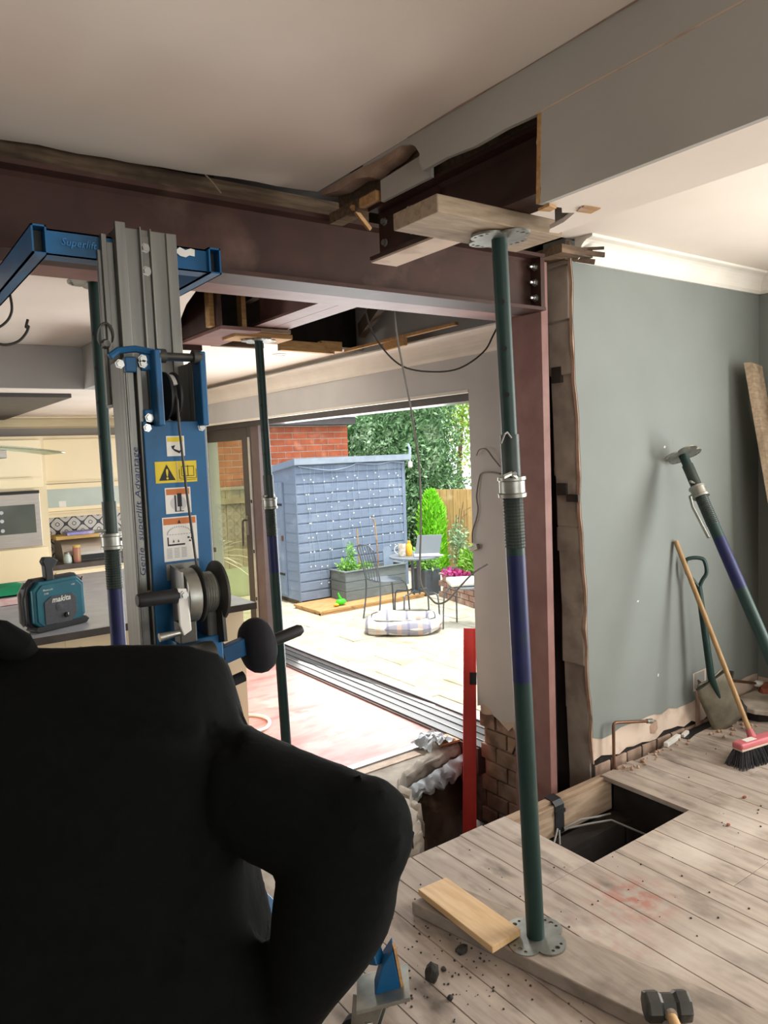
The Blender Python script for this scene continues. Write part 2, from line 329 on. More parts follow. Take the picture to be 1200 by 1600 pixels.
struct('torn_edge', G().prism([(1.378, y, z) for y, z in [(1.70, 2.409), (1.76, 2.397), (1.80, 2.383), (1.88, 2.379), (1.93, 2.368), (2.0, 2.385), (2.1, 2.379), (2.21, 2.395), (2.21, 2.409)]], (.05, 0, 0)), 'plaster_edge', box)
struct('noggin', G().box(1.40, 1.45, 1.93, 2.20, 2.30, 2.335), 'oldwood', box)
struct('noggin', G().obox((1.42, 1.96, 2.315), (.03, 0, .004), (0, .045, 0), (0, 0, .014)), 'rawwood', box)
struct('ceiling_crack', G().prism([(x, y, 2.4095) for x, y in [(1.3705, .3), (1.366, .95), (1.369, 1.3), (1.364, 1.5), (1.368, 1.72), (1.3715, 1.72), (1.3715, .3)]], (0, 0, -.0006)), 'plaster_edge', box)

# right stub wall: painted plaster with a wavy broken left edge, bare band below
def edge_x(z): return 2.712 - .097*max(0, z)/2.3 + .006*math.sin(z*9) + .004*math.sin(z*23+1)
zs = [.16+i*(2.40-.16)/26 for i in range(27)]
topband = jag((XW, .155), (edge_x(.145), .145), 22, .012, 5)
wall_r = struct('wall_back', G().prism([(edge_x(z), YW, z) for z in zs]+[(XW, YW, 2.40)]+[(x, YW, z) for x, z in topband[:-1]], (0, .014, 0)), 'wall')
low = jag((edge_x(.03), .045), (XW, .02), 24, .018, 9)
struct('bare_plaster', G().prism([(x, YW+.004, z) for x, z in low]+[(XW, YW+.004, .16), (edge_x(.16), YW+.004, .16)], (0, .012, 0)), 'plaster', wall_r)
struct('plaster_edge', G().prism([(edge_x(z)-.005+.004*math.sin(z*31)*math.sin(z*7), YW+.002, z) for z in [.03]+zs]+[(edge_x(z)+.001, YW+.002, z) for z in ([.03]+zs)[::-1]], (0, .016, 0)), 'plaster_edge', wall_r)
struct('brick_core', G().box(2.72, XW+.2, YW+.016, 2.42, -.6, 2.6), 'void', wall_r)
z = -.2; i = 0
for h in (.24, .225, .235, .30, .225, .12, .232, .228, .226, .24, .235, .225):
    x0 = edge_x(max(z, 0))-.004+rnd.uniform(-.006, .006); jy = 2.335+rnd.uniform(-.012, .012)
    z1 = min(z+h-.005, 2.42)
    struct('block', G().prism([(x0, YW+.018, z), (x0+rnd.uniform(-.004, .004), YW+.018, z1), (x0+.25, YW+.018, z1), (x0+.25, YW+.018, z)], (0, jy-YW-.018, 0)), 'block', wall_r, bevel=.006)
    z += h
struct('mortar_bed', G().prism([(edge_x(0)+.004, YW+.022, -.2), (edge_x(2.4)+.004, YW+.022, 2.40), (2.9, YW+.022, 2.40), (2.9, YW+.022, -.2)], (0, .125, 0)), 'block', wall_r)
struct('dark_gap_filler', G().box(2.60, 2.72, 2.40, 2.46, -.95, 2.6), 'void', wall_r)  # dark piece added so the gap beside the column reads as shade
for (zz, hh) in ((1.80, .07), (1.29, .055)):
    struct('dark_socket', G().box(edge_x(zz)-.007, edge_x(zz)+.05, 2.255, 2.31, zz, zz+hh), 'cable_black', wall_r)
struct('dark_socket', G().box(edge_x(1.27)-.012, edge_x(1.27)+.01, 2.182, 2.25, 1.262, 1.295), 'cable_black', wall_r)
# broken top of the stub
struct('broken_cove_end', G().box(2.50, 2.70, 2.13, 2.33, 2.325, 2.36), 'oldwood', wall_r)
struct('splinter', G().bar((2.60, 2.15, 2.345), (2.74, 2.10, 2.335), .02, .01).bar((2.62, 2.17, 2.36), (2.725, 2.09, 2.36), .012, .008).bar((2.6, 2.2, 2.33), (2.70, 2.12, 2.305), .02, .01), 'oldwood', wall_r)
# bricks showing under the torn plaster
for i in range(12):
    x = 2.735+i*.122; struct('brick', G().box(x, x+.112, YW+.004+rnd.uniform(0, .006), YW+.03, -.055, .012+rnd.uniform(-.004, .01)), 'old_brick', wall_r, bevel=.004)
# paint chips and scuffs on the grey wall
for x, z, a, b in ((3.06, .75, .008, .005), (3.10, .42, .004, .012), (3.30, .595, .003, .012), (2.93, .55, .003, .003), (2.915, .45, .003, .010), (3.22, .35, .006, .009), (3.24, 1.62, .012, .002), (3.36, 1.52, .002, .012), (3.29, 1.49, .009, .007)):
    struct('paint_chip', G().prism([(x-a, YW-.0005, z-b*.4), (x+a*.3, YW-.0005, z-b), (x+a, YW-.0005, z+b*.5), (x-a*.2, YW-.0005, z+b)], (0, .002, 0)), 'dust_white' if a > .005 and b > .003 else 'cable_grey', wall_r)
struct('bare_spot', G().prism([(3.155, YW+.002, .065), (3.19, YW+.002, .055), (3.215, YW+.002, .075), (3.21, YW+.002, .115), (3.175, YW+.002, .125), (3.15, YW+.002, .10)], (0, .004, 0)), 'plaster_edge', wall_r)
# coving
prof = [(0, 0), (0, .095), (-.012, .10), (-.03, .075)]
def coving(name, a, b, n, parent=None, mname='white_trim', drop=.10, out=.095):
    """quarter-hollow coving from a to b under a ceiling; n points into the room"""
    a, b, n = V(a), V(b), V(n).normalized(); g = G(); P2 = [(0, 0), (0, -drop), (.012, -drop), (.02, -drop+.012)] + [(out*.23+(out*.62)*(1-math.cos(t))*1.0, -drop*.86+drop*.72*math.sin(t)) for t in [i*PI/2/6 for i in range(7)]] + [(out-.004, -.012), (out, -.01), (out, 0)]
    s0 = [a+n*x+V((0, 0, z)) for x, z in P2]; g.prism(s0, b-a); return struct(name, g, mname, parent)
coving('trim_3', (2.64, YW, CZ), (XW, YW, CZ), (0, -1, 0))
coving('trim_4', (XW, YW, CZ), (XW, -3, CZ), (-1, 0, 0))
# right wall with the side window (out of frame), wall behind with bay window, left wall
wr = struct('wall_right', G().box(XW, XW+.25, 1.35, YW+.2, .14, 2.6).box(XW, XW+.25, -3.2, -.65, .14, 2.6).box(XW, XW+.25, -.65, 1.35, .14, .62).box(XW, XW+.25, -.65, 1.35, 2.08, 2.6), 'wall')
struct('bare_plaster', G().prism([(XW+.001, y, z) for y, z in [(YW, .0), (.4, .0), (.4, .15)] + jag((.5, .15), (YW, .155), 10, .012, 3)], (.03, 0, 0)), 'plaster', wr)
win1 = struct('window_1', G().box(XW+.08, XW+.14, -.65, -.59, .62, 2.08).box(XW+.08, XW+.14, 1.29, 1.35, .62, 2.08).box(XW+.08, XW+.14, .32, .38, .62, 2.08).box(XW+.08, XW+.14, -.65, 1.35, .62, .68).box(XW+.08, XW+.14, -.65, 1.35, 2.02, 2.08), 'dust_white')
wf = struct('wall_front', G().box(-2.4, -.4, -3.2, -3.05, 0, 2.6).box(2.4, XW+.2, -3.2, -3.05, 0, 2.6).box(-.4, 2.4, -3.2, -3.05, 0, .65).box(-.4, 2.4, -3.2, -3.05, 2.1, 2.6), 'wall')
win2 = struct('window_2', G().box(-.4, -.33, -3.16, -3.1, .65, 2.1).box(2.33, 2.4, -3.16, -3.1, .65, 2.1).box(.97, 1.03, -3.16, -3.1, .65, 2.1).box(-.4, 2.4, -3.16, -3.1, .65, .72).box(-.4, 2.4, -3.16, -3.1, 2.03, 2.1), 'dust_white')
struct('wall_left', G().box(-2.5, -2.3, -3.2, 4.9, -.6, 2.7).box(-2.5, -2.3, 6.3, 7.8, -.6, 2.7).box(-2.5, -2.3, 4.9, 6.3, -.6, .6).box(-2.5, -2.3, 4.9, 6.3, 1.75, 2.7), 'wall_back')

# ================================================================ PIT UNDER THE REMOVED WALL
pit = struct('floor_pit', G().box(-2.3, 2.9, 2.18, 3.4, -1.02, -.95), 'earth')
def bank(u, v):          # rough earth bank below the slab, from (1.0) to pier, and the left bank
    P3 = [(1.0, 2.62), (1.9, 2.66), (2.12, 2.72), (2.2, 2.95), (2.28, 3.12), (2.5, 3.24), (2.75, 3.29), (2.92, 3.31)]
    t = u*(len(P3)-1); i = min(int(t), len(P3)-2); f = t-i; x = P3[i][0]+(P3[i+1][0]-P3[i][0])*f; y = P3[i][1]+(P3[i+1][1]-P3[i][1])*f
    zz = -.36 - v*.62; n = noise.noise((x*4, y*4, zz*5))*.07
    return (x - v*.12 + n + .06, y - v*.22 + n + .05, zz + noise.noise((x*9, y*9, zz*9))*.03)
struct('earth_bank', G().grid(bank, 70, 16), 'earth', pit, smooth=True)
for i in range(16):
    struct('rubble', lump((rnd.uniform(1.9, 2.8), rnd.uniform(2.35, 3.0), -.93), rnd.uniform(.03, .08), i, (1, 1, .7)), 'earth' if i % 3 else 'concrete', pit)
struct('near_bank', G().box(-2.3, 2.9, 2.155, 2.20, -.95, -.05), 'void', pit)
# slab of the extension: jagged concrete lip, then red floor
lip = [(-2.3, 2.55), (1.5, 2.58), (1.86, 2.60), (1.97, 2.615), (2.06, 2.66), (2.10, 2.74), (2.16, 2.78), (2.17, 2.88), (2.22, 2.93), (2.2, 3.02), (2.26, 3.10), (2.36, 3.17), (2.46, 3.20), (2.55, 3.235), (2.66, 3.25), (2.77, 3.29), (2.87, 3.30)]
floor2 = struct('floor_extension', G().box(-2.3, 2.87, 3.46, 7.6, BF-.3, BF), 'red_floor')
struct('concrete_lip', G().prism([(x, y+.02*noise.noise((x*20, 0, 1)), BF-.13) for x, y in lip]+[(2.87, 3.475, BF-.13), (-2.3, 3.475, BF-.13)], (0, 0, .118)), 'concrete', floor2, bevel=.012)
def lip_rough(u, v):
    t = u*(len(lip)-4)+3; i = min(int(t), len(lip)-2); f = t-i; x = lip[i][0]+(lip[i+1][0]-lip[i][0])*f; y = lip[i][1]+(lip[i+1][1]-lip[i][1])*f
    a = v*PI*.8 - .3; n = noise.noise((x*14, y*14, v*4)); return (x + .03 - .035*math.cos(a) + n*.02, y + .05 - .06*math.cos(a) + n*.025, BF-.055+.055*math.sin(a) + n*.018)
struct('broken_edge', G().grid(lip_rough, 120, 12), 'concrete', floor2, smooth=True)
struct('insulation_strip', G().box(1.2, 2.72, 3.415, 3.462, BF-.02, BF+.004), 'alu_light', floor2)
struct('screed_strip', G().box(1.2, 2.6, 3.34, 3.41, BF-.03, BF-.006), 'plaster', floor2)
struct('concrete_block', G().prism([(1.98, 2.60, -.50), (2.07, 2.67, -.50), (2.11, 2.75, -.50), (2.17, 2.79, -.50), (2.19, 2.95, -.50), (1.9, 3.0, -.50), (1.8, 2.62, -.50)], (.01, .0, .20)), 'concrete', floor2, bevel=.02)
def sheet(u, v):
    x = 2.26+.60*u; y = 3.13+.17*u; rag = .07+.08*noise.noise((u*6, 3, 0))+.02*noise.noise((u*22, 1, 0))
    return (x+.03*noise.noise((u*9, v*3, 2)), y-.03-.05*math.sin(v*2)+.02*noise.noise((u*12, v*4, 7)), BF-.05-rag*v*1.1)
struct('torn_membrane', G().grid(sheet, 60, 6), 'membrane', floor2, smooth=True)
def sheet2(u, v):
    return (2.62+.22*u+.02*noise.noise((v*6, u*6, 0)), 3.30+.17*v+.02*noise.noise((u*7, v*7, 4)), BF+.02+.035*noise.noise((u*6, v*6, 9))+.03*math.sin(u*3))
struct('torn_membrane', G().grid(sheet2, 16, 14), 'membrane', floor2, smooth=True)
struct('loose_board', G().prism([(2.72, 3.32, BF+.012), (2.87, 3.30, BF+.012), (2.87, 3.42, BF+.012), (2.76, 3.44, BF+.012)], (0, 0, .012)), 'rawwood', floor2)
struct('loose_fibre', G().tube([(2.24, 3.10, BF-.08), (2.29, 3.06, BF-.06), (2.31, 3.03, BF-.12), (2.30, 3.02, BF-.17)], .006, 6), 'dust_white', floor2)

# ================================================================ EXTENSION SHELL
# patio wall: pier, lintel over the doors, far part behind the glazing
jy = 3.147
low = jag((2.40, -.06), (jy, .02), 16, .03, 21)
pier = struct('wall_patio', G().prism([(BX, y, z) for y, z in low]+[(BX, jy, 2.7), (BX, 2.40, 2.7)], (.022, 0, 0)), 'pier')
struct('jamb_return', G().box(BX+.0225, 3.2, jy-.02, jy, -.05, 1.85), 'pier', pier)
struct('wall_core', G().box(BX+.03, 3.2, 2.42, jy-.021, -1.0, 2.6), 'old_brick', pier)
struct('lintel', G().box(BX, 3.2, jy, 9.2, 1.852, 2.7), 'pier', pier)
struct('outer_wall', G().box(2.95, 3.2, 7.42, 9.2, -.6, 1.852), 'pier', pier)
low2 = jag((2.40, -.06), (jy-.03, .0), 14, .045, 22)
struct('plaster_scar', G().prism([(BX+.006, y, z-.02) for y, z in low2]+[(BX+.006, jy-.03, .09), (BX+.006, 2.40, .05)], (.016, 0, 0)), 'plaster', pier)
for r_ in range(10):
    for c_ in range(5):
        y0 = 2.41+c_*.175+(.085 if r_ % 2 else 0); z0 = -.96+r_*.096
        if y0 > jy-.04: continue
        d = rnd.uniform(0, .008)
        struct('brick', G().box(BX+.008+d, BX+.04, y0, min(y0+.166, jy-.005), z0, z0+.086), 'old_brick', pier, bevel=.004)
struct('soffit_line', G().box(BX-.004, BX+.02, jy, 8.4, 1.835, 1.853), 'white_trim', pier)
struct('head_track', G().box(2.95, 3.10, jy+.003, 7.4, 1.795, 1.851), 'anthracite', pier)
# threshold track of the sliding doors: grooved
tr = struct('trim_5', G().box(2.872, 3.20, jy, 7.4, -.40, BF+.012), 'brownframe')
for i, x in enumerate((2.885, 2.965, 3.035, 3.11, 3.175)):
    struct('track_rail', G().box(x, x+.006, jy+.002, 7.39, BF+.012, BF+.022), 'galv' if i % 2 else 'anthracite', tr)
for x0, x1 in ((2.893, 2.963), (2.972, 3.033), (3.042, 3.108)):
    struct('track_groove', G().box(x0, x1, jy+.002, 7.39, BF+.0125, BF+.016), 'anthracite', tr)
struct('outer_sill', G().box(3.2, 3.34, jy, 7.4, -.44, BF-.03), 'dust_white', tr)
# the closed glazed leaf and the post it meets
door = struct('door_1', G().box(2.98, 3.04, 6.25, 6.36, BF+.03, 1.80).box(2.98, 3.04, 7.30, 7.40, BF+.03, 1.80).box(2.98, 3.04, 6.36, 7.30, 1.68, 1.80).box(2.98, 3.04, 6.36, 7.30, BF+.03, BF+.14), 'anthracite')
struct('pane', G().box(3.005, 3.015, 6.36, 7.30, BF+.14, 1.68), 'glass', door)
struct('edge_strip', G().box(2.972, 2.979, 6.18, 6.225, BF+.03, 1.70), 'alu_light', door)
for zz in (.2, .64, 1.1): struct('lock_keep', G().box(2.969, 2.9715, 6.19, 6.215, zz, zz+.03), 'black', door)
struct('leaf_edge', G().box(2.98, 3.04, 6.15, 6.245, BF+.03, 1.80), 'anthracite', door)
hd = struct('handle_plate', G().box(2.965, 2.979, 6.29, 6.32, .80, .98), 'steel', door)
struct('handle', G().tube([(2.97, 6.305, .94), (2.93, 6.305, .94), (2.925, 6.31, .93), (2.925, 6.33, .70)], .009, 8), 'anthracite', hd, smooth=True)
struct('meeting_post', G().box(2.97, 3.06, 5.99, 6.14, BF+.03, 1.80), 'brownframe', door)
# ceilings of the extension
yh = 4.18
c2 = struct('ceiling_extension', G().prism([(x, y, 2.2) for x, y in [(-2.3, 2.5), (1.17, 2.5), (1.20, 2.9), (1.27, 3.2), (1.36, 3.5), (1.5, 3.9)] + jag((1.62, 4.05), (2.86, yh), 10, .015, 4) + [(BX+.02, yh), (BX+.02, 4.62), (1.17, 4.62), (-2.3, 4.62)]], (0, 0, .015)), 'ceiling')
struct('kitchen_ceiling', G().prism([(-2.3, 4.62, 1.955), (1.70, 4.62, 1.955), (2.12, 7.6, 1.955), (-2.3, 7.6, 1.955)], (0, 0, .02)), 'ceiling', c2)
struct('high_ceiling', G().prism([(1.60, 4.62, 2.2), (BX+.02, 4.62, 2.2), (BX+.02, 7.6, 2.2), (2.0, 7.6, 2.2)], (0, 0, .015)), 'ceiling', c2)
struct('kitchen_side', G().prism([(1.70, 4.62, 1.956), (2.12, 7.6, 1.956), (2.10, 7.6, 1.956), (1.68, 4.62, 1.956)], (0, 0, .243)), 'ceiling', c2)
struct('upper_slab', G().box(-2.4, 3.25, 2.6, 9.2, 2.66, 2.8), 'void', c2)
struct('dropped_panel', G().box(-2.3, 1.167, 4.90, 7.38, 1.93, 1.954), 'anthracite', c2)
struct('downstand', G().box(-2.3, 1.42, 4.60, 4.72, 1.956, 2.199), 'wall_back', c2)
struct('downstand_return', G().box(1.17, 1.42, 3.9, 4.60, 1.956, 2.199), 'wall_back', c2)
sp_ = struct('spotlight_rim', G().lathe((2.42, 4.50, 2.199), (0, 0, -1), [(.05, 0), (.05, .004), (.04, .006), (.04, .002)], 20), 'white_trim', c2)
struct('spotlight_rim', G().lathe((1.72, 6.2, 1.954), (0, 0, -1), [(.05, 0), (.05, .004), (.04, .006), (.04, .002)], 20), 'cable_grey', c2)
coving('trim_6', (BX, 2.42, 2.165), (BX, 4.60, 2.165), (-1, 0, 0), drop=.125, out=.10)
coving('trim_7', (BX, 4.60, 2.165), (BX, 7.4, 2.165), (-1, 0, 0), drop=.125, out=.10)
coving('trim_8', (-2.3, 7.40, 1.955), (BX, 7.40, 1.955), (0, -1, 0), drop=.10, out=.12, mname='cream_edge')
kw = struct('wall_kitchen', G().box(-2.4, 2.98, 7.40, 7.6, -.6, 2.7), 'wall_back')
# torn ceiling hole: steel joist, noggins, void lining
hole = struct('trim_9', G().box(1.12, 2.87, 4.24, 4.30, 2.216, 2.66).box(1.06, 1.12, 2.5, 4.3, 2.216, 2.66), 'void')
for nm, g_, m_ in (('noggin', G().obox((2.34, 4.0, 2.175), (.20, .02, 0), (0, .02, 0), (0, 0, .03)), 'rawwood'),
                   ('noggin', G().obox((2.52, 4.02, 2.19), (.075, 0, 0), (0, .025, 0), (0, 0, .03)), 'rawwood'),
                   ('noggin', G().obox((2.73, 3.62, 2.17), (.012, .12, 0), (.012, 0, 0), (0, 0, .032)), 'rawwood'),
                   ('noggin', G().obox((1.92, 4.08, 2.19), (.16, .0, 0), (0, .02, 0), (0, 0, .025)), 'oldwood'),
                   ('rafter', G().bar((2.35, 2.9, 2.5), (2.82, 4.1, 2.32), .09, .045), 'dark_joist'),
                   ('rafter', G().bar((2.0, 2.6, 2.55), (2.05, 4.2, 2.5), .10, .05), 'dark_joist'),
                   ('rafter', G().bar((2.55, 2.6, 2.58), (2.6, 4.2, 2.55), .10, .05), 'dark_joist'),
                   ('edge_lath', G().obox((2.72, 3.6, 2.192), (.0, .55, 0), (.012, 0, 0), (0, 0, .008)), 'rawwood')):
    struct(nm, g_, m_, hole)
# ================================================================ STEELWORK
def i_section(a, b, wdt, h, tf, tw, wside=(0, 0, 1)):
    """one rolled I-section from a to b: a is the middle of the bottom flange's underside"""
    a, b = V(a), V(b); d = (b-a).normalized(); upv = V(wside); s = d.cross(upv).normalized()
    hw, ht = wdt/2, tw/2; r = .012
    P2 = [(-hw, 0), (hw, 0), (hw, tf), (ht+r, tf), (ht, tf+r), (ht, h-tf-r), (ht+r, h-tf), (hw, h-tf), (hw, h), (-hw, h), (-hw, h-tf), (-ht-r, h-tf), (-ht, h-tf-r), (-ht, tf+r), (-ht-r, tf), (-hw, tf)]
    return G().prism([a+s*x+upv*z for x, z in P2], b-a)
beam = thing('steel_beam', 'long red oxide steel beam spanning the opening under the torn ceiling', 'beam', (.2, 2.34, 2.095))
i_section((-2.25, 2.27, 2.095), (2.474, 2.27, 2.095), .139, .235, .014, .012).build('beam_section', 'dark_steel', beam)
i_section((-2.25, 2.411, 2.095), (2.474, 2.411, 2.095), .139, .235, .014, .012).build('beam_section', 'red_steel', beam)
G().box(2.450, 2.474, 2.205, 2.475, 2.11, 2.32).build('end_plate', 'dark_steel', beam)
for z in (2.15, 2.215, 2.28):
    G().lathe((2.450, 2.235, z), (-1, 0, 0), [(.016, 0), (.016, .005), (.0115, .005), (.0115, .018), (.006, .018), (.006, .034)], 6).build('bolt', 'bolt', beam)
colm = thing('steel_column', 'red oxide steel column standing against the broken end of the grey wall', 'column', (2.45, 2.37, -.95))
G().box(2.475, 2.500, 2.23, 2.45, -.95, 2.335).build('flange', 'red_steel', colm, bevel=.002)
G().box(2.5005, 2.525, 2.236, 2.444, -.95, 2.31).build('backing_plate', 'red_steel', colm, bevel=.002)
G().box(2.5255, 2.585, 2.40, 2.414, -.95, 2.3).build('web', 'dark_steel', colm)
# short beam at right angles under the downstand
stub = thing('steel_joist', 'short dark steel joist bolted under the cut-open downstand box', 'beam', (1.4735, 1.5, 2.135))
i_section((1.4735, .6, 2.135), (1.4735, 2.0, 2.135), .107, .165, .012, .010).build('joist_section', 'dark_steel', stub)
G().box(1.4535, 1.4675, 1.70, 1.99, 2.152, 2.285).build('splice_plate', 'dark_steel', stub)
for y, z in ((1.955, 2.25), (1.955, 2.185), (1.82, 2.25), (1.82, 2.19)):
    G().lathe((1.4535, y, z), (-1, 0, 0), [(.013, 0), (.013, .004), (.010, .004), (.010, .013)], 6).build('bolt', 'bolt', stub)
G().box(1.423, 1.525, 1.60, 1.998, 2.128, 2.1345).build('pale_flange_strip', 'plaster', stub)  # pale strip covering the underside of the bottom flange
# steel joist exposed in the extension ceiling, running away from the main beam
bj = thing('steel_joist', 'pinkish steel joist in the extension ceiling hole, carried by the far prop', 'beam', (1.80, 3.0, 2.165))
i_section((1.745, 2.50, 2.165), (1.745, 3.42, 2.165), .098, .19, .012, .01).build('joist_section', 'red_steel', bj)
i_section((1.846, 2.50, 2.165), (1.846, 3.42, 2.165), .098, .19, .012, .01).build('joist_section', 'red_steel', bj)
fl = thing('steel_lintel', 'reddish boxed lintel behind the timber pads at the torn ceiling', 'lintel', (1.65, 3.7, 2.17))
G().obox((1.585, 3.58, 2.135), (.0, .26, 0), (.105, 0, 0), (0, 0, .008)).build('bottom_plate', 'red_steel', fl)
G().box(1.47, 1.49, 3.32, 4.10, 2.144, 2.40).build('web', 'dark_steel', fl)
G().box(1.44, 1.60, 3.842, 3.86, 2.10, 2.40).build('end_board', 'dark_steel', fl)
for y, x in ((3.36, 1.445), (3.40, 1.63)):
    G().box(x, x+.024, y, y+.05, 2.144, 2.42).build('timber_stud', 'rawwood', fl)
G().box(1.40, 1.72, 3.32, 3.58, 2.38, 2.44).build('head_piece', 'dark_joist', fl)
G().tube([(1.87, 3.44, 2.15), (1.91, 3.46, 2.16), (1.93, 3.45, 2.20)], .004, 6).build('loose_wire', 'dust_white', fl, smooth=True)

# ================================================================ PROPS
def scallop(R, n=4, k=64):
    out = []
    for i in range(k):
        t = 2*PI*i/k; c = abs(math.cos(n*t/2)); r = R*(.70+.30*c**.7); out.append((r*math.cos(t+PI/4), r*math.sin(t+PI/4)))
    return out
def circ(x, y, r, n=10): return [(x+r*math.cos(2*PI*i/n), y+r*math.sin(2*PI*i/n)) for i in range(n)]
PLATE_HOLES = [circ(a*.055, b*.055, .0075) for a in (-1, 1) for b in (-1, 1)] + [circ(a*.068, b*.040, .005, 8) for a in (-1, 1) for b in (-1, 1)] + [circ(a*.040, b*.068, .005, 8) for a in (-1, 1) for b in (-1, 1)]
def prop(base, top, label, collar_at, blue, name='steel_prop', plates=(True, True), handle=1, group=None, loc=None, r_in=.0215, r_out=.027, spin=.3):
    """adjustable steel prop: outer tube below, inner tube with pin holes above, screw collar between"""
    b, t = V(base), V(top); d = (t-b); L = d.length; d.normalize()
    if loc is None: loc = b
    P = thing(name, label, 'prop', loc, group)
    sx = V((math.cos(spin), math.sin(spin), 0)); sx = (sx-d*sx.dot(d)).normalized(); sy = d.cross(sx)
    at = lambda h: b+d*h
    hc = collar_at*L
    if plates[0]: G().holed(scallop(.098), PLATE_HOLES, b, sx, sy, d*.006).build('base_plate', 'galv', P)
    if plates[1]: G().holed(scallop(.092), PLATE_HOLES, t-d*.006, sx, sy, d*.006).build('head_plate', 'galv', P)
    lo_, hi_ = blue
    G().tube([at(.005), at(lo_)], r_out, 20).build('outer_tube', 'prop_green', P, smooth=True)
    G().tube([at(lo_), at(hi_)], r_out+.0003, 20).build('painted_band', 'prop_blue', P, smooth=True)
    G().tube([at(hi_), at(hc-.02)], r_out, 20).build('outer_tube', 'prop_green', P, smooth=True)
    th = G()
    th.lathe(b, d, [(r_out+(.0025 if i % 2 else .0005), hc-.15+i*.0045) for i in range(34)], 18).build('screw_thread', 'prop_grey', P)
    G().lathe(b, d, [(r_out+.002, hc-.005), (r_out+.012, hc-.005), (r_out+.013, hc+.005), (r_out+.009, hc+.008), (r_out+.009, hc+.040), (r_out+.013, hc+.043), (r_out+.012, hc+.052), (r_in, hc+.052)], 20).build('collar_nut', 'galv', P, smooth=True)
    G().tube([at(hc+.05), at(hc+.17)], r_out-.001, 20).build('guide_tube', 'prop_grey', P, smooth=True)
    G().tube([at(hc+.05), t-d*.006], r_in, 20).build('inner_tube', 'prop_green', P, smooth=True)
    h = hc+.28; side = V((-.75, -.66, 0)); side = (side-d*side.dot(d)).normalized()
    k = 0
    while h < L-.1:
        G().lathe(at(h)+side*(r_in-.001), side, [(.0075, 0), (.0075, .0016)], 10).build('pin_hole', 'black', P); h += .125; k += 1
    pin = G().tube([at(hc+.065)-sx*.075, at(hc+.065)+sx*.06], .006, 8)
    pin.tube([at(hc+.065)+sx*.06, at(hc+.065)+sx*.075-d*.02, at(hc+.03)+sx*.06-d*.05], .004, 6)
    pin.build('locking_pin', 'galv', P, smooth=True)
    if handle:
        s2 = (sx*.5+sy*.86*handle)
        G().tube([at(hc+.03)+s2*(r_out+.008), at(hc+.032)+s2*(r_out+.035), at(hc-.02)+s2*(r_out+.045), at(hc-.19)+s2*(r_out+.03)], .007, 8).build('collar_handle', 'galv', P, smooth=True)
    return P
fp = prop((1.571, 1.489, .0455), (1.487, 1.484, 2.0895), 'green steel prop on the floor plank nearest the camera, holding up a thick board', .655, (.80, 1.17), handle=0, spin=.9)
G().tube([(1.49, 1.46, 1.545), (1.46, 1.445, 1.56), (1.435, 1.43, 1.555), (1.42, 1.43, 1.53)], .0025, 6).build('wire_clip', 'cable_grey', fp, smooth=True)
G().tube([(1.50, 1.455, 1.435), (1.46, 1.435, 1.448), (1.425, 1.43, 1.44)], .006, 6).build('collar_handle', 'galv', fp, smooth=True)
prop((1.81, 3.50, BF), (1.765, 3.50, 2.115), 'dark steel prop standing on the pink floor in front of the glazed door', .635, (1.16, 1.40), spin=.7, handle=0)
prop((.735, 2.67, BF), (.785, 2.85, 2.18), 'dark steel prop behind the lifting mast beside the radio worktop', .60, (.98, 1.34), spin=.4, handle=-1)
prop((3.10, 1.29, .02), (3.295, 2.083, 1.452), 'green and blue steel prop leaning against the grey wall at right', .86, (.95, 1.20), plates=(True, True), handle=1, spin=.35, loc=V((3.10, 1.29, 0)))
# timber pads over the props
pb = G().box(1.20, 1.65, 1.402, 1.58, 2.0905, 2.134).build('timber_board', 'plank', bevel=.003); tag(pb, 'thick weathered timber board on the head of the nearest prop', 'board')
p2_ = thing('timber_pad', 'two stacked pale timber pads on the head of the far prop', 'board', (1.75, 3.5, 2.116))
G().box(1.60, 1.92, 3.42, 3.58, 2.116, 2.139).build('lower_pad', 'rawwood', p2_, bevel=.002)
G().box(1.53, 1.90, 3.40, 3.60, 2.1395, 2.16).build('upper_pad', 'plank', p2_, bevel=.002)
ws = G().bar((1.392, 2.05, 2.316), (1.477, 2.075, 2.262), .016, .012, (0, 1, .3)).build('wood_offcut', 'rawwood'); tag(ws, 'split orange wood offcut wedged above the end of the long steel beam', 'offcut')
# floor plank under the prop, small plank on it
gp = thing('floor_plank', 'long grey dusty plank lying on the floorboards under the nearest prop', 'plank', (1.5, 1.3, 0))
G().prism([(1.392, 1.868, .001), (1.56, 1.868, .001), (1.88, .62, .001), (1.66, .60, .001)], (0, 0, .0435)).build('board_body', 'plank_grey', gp, bevel=.004)
sp2 = G()
a_, b_, c_, d_ = V((1.424, 1.872, .0455)), V((1.540, 1.866, .0455)), V((1.535, 1.515, .0455)), V((1.412, 1.510, .0455))
sp2.prism([q+V((0, 0, .0065)) for q in (a_, b_, c_, d_)], (0, 0, .021)); o = sp2.build('short_plank', 'pale_ply', bevel=.002); tag(o, 'short clean pale plank lying on the grey floor plank', 'plank')
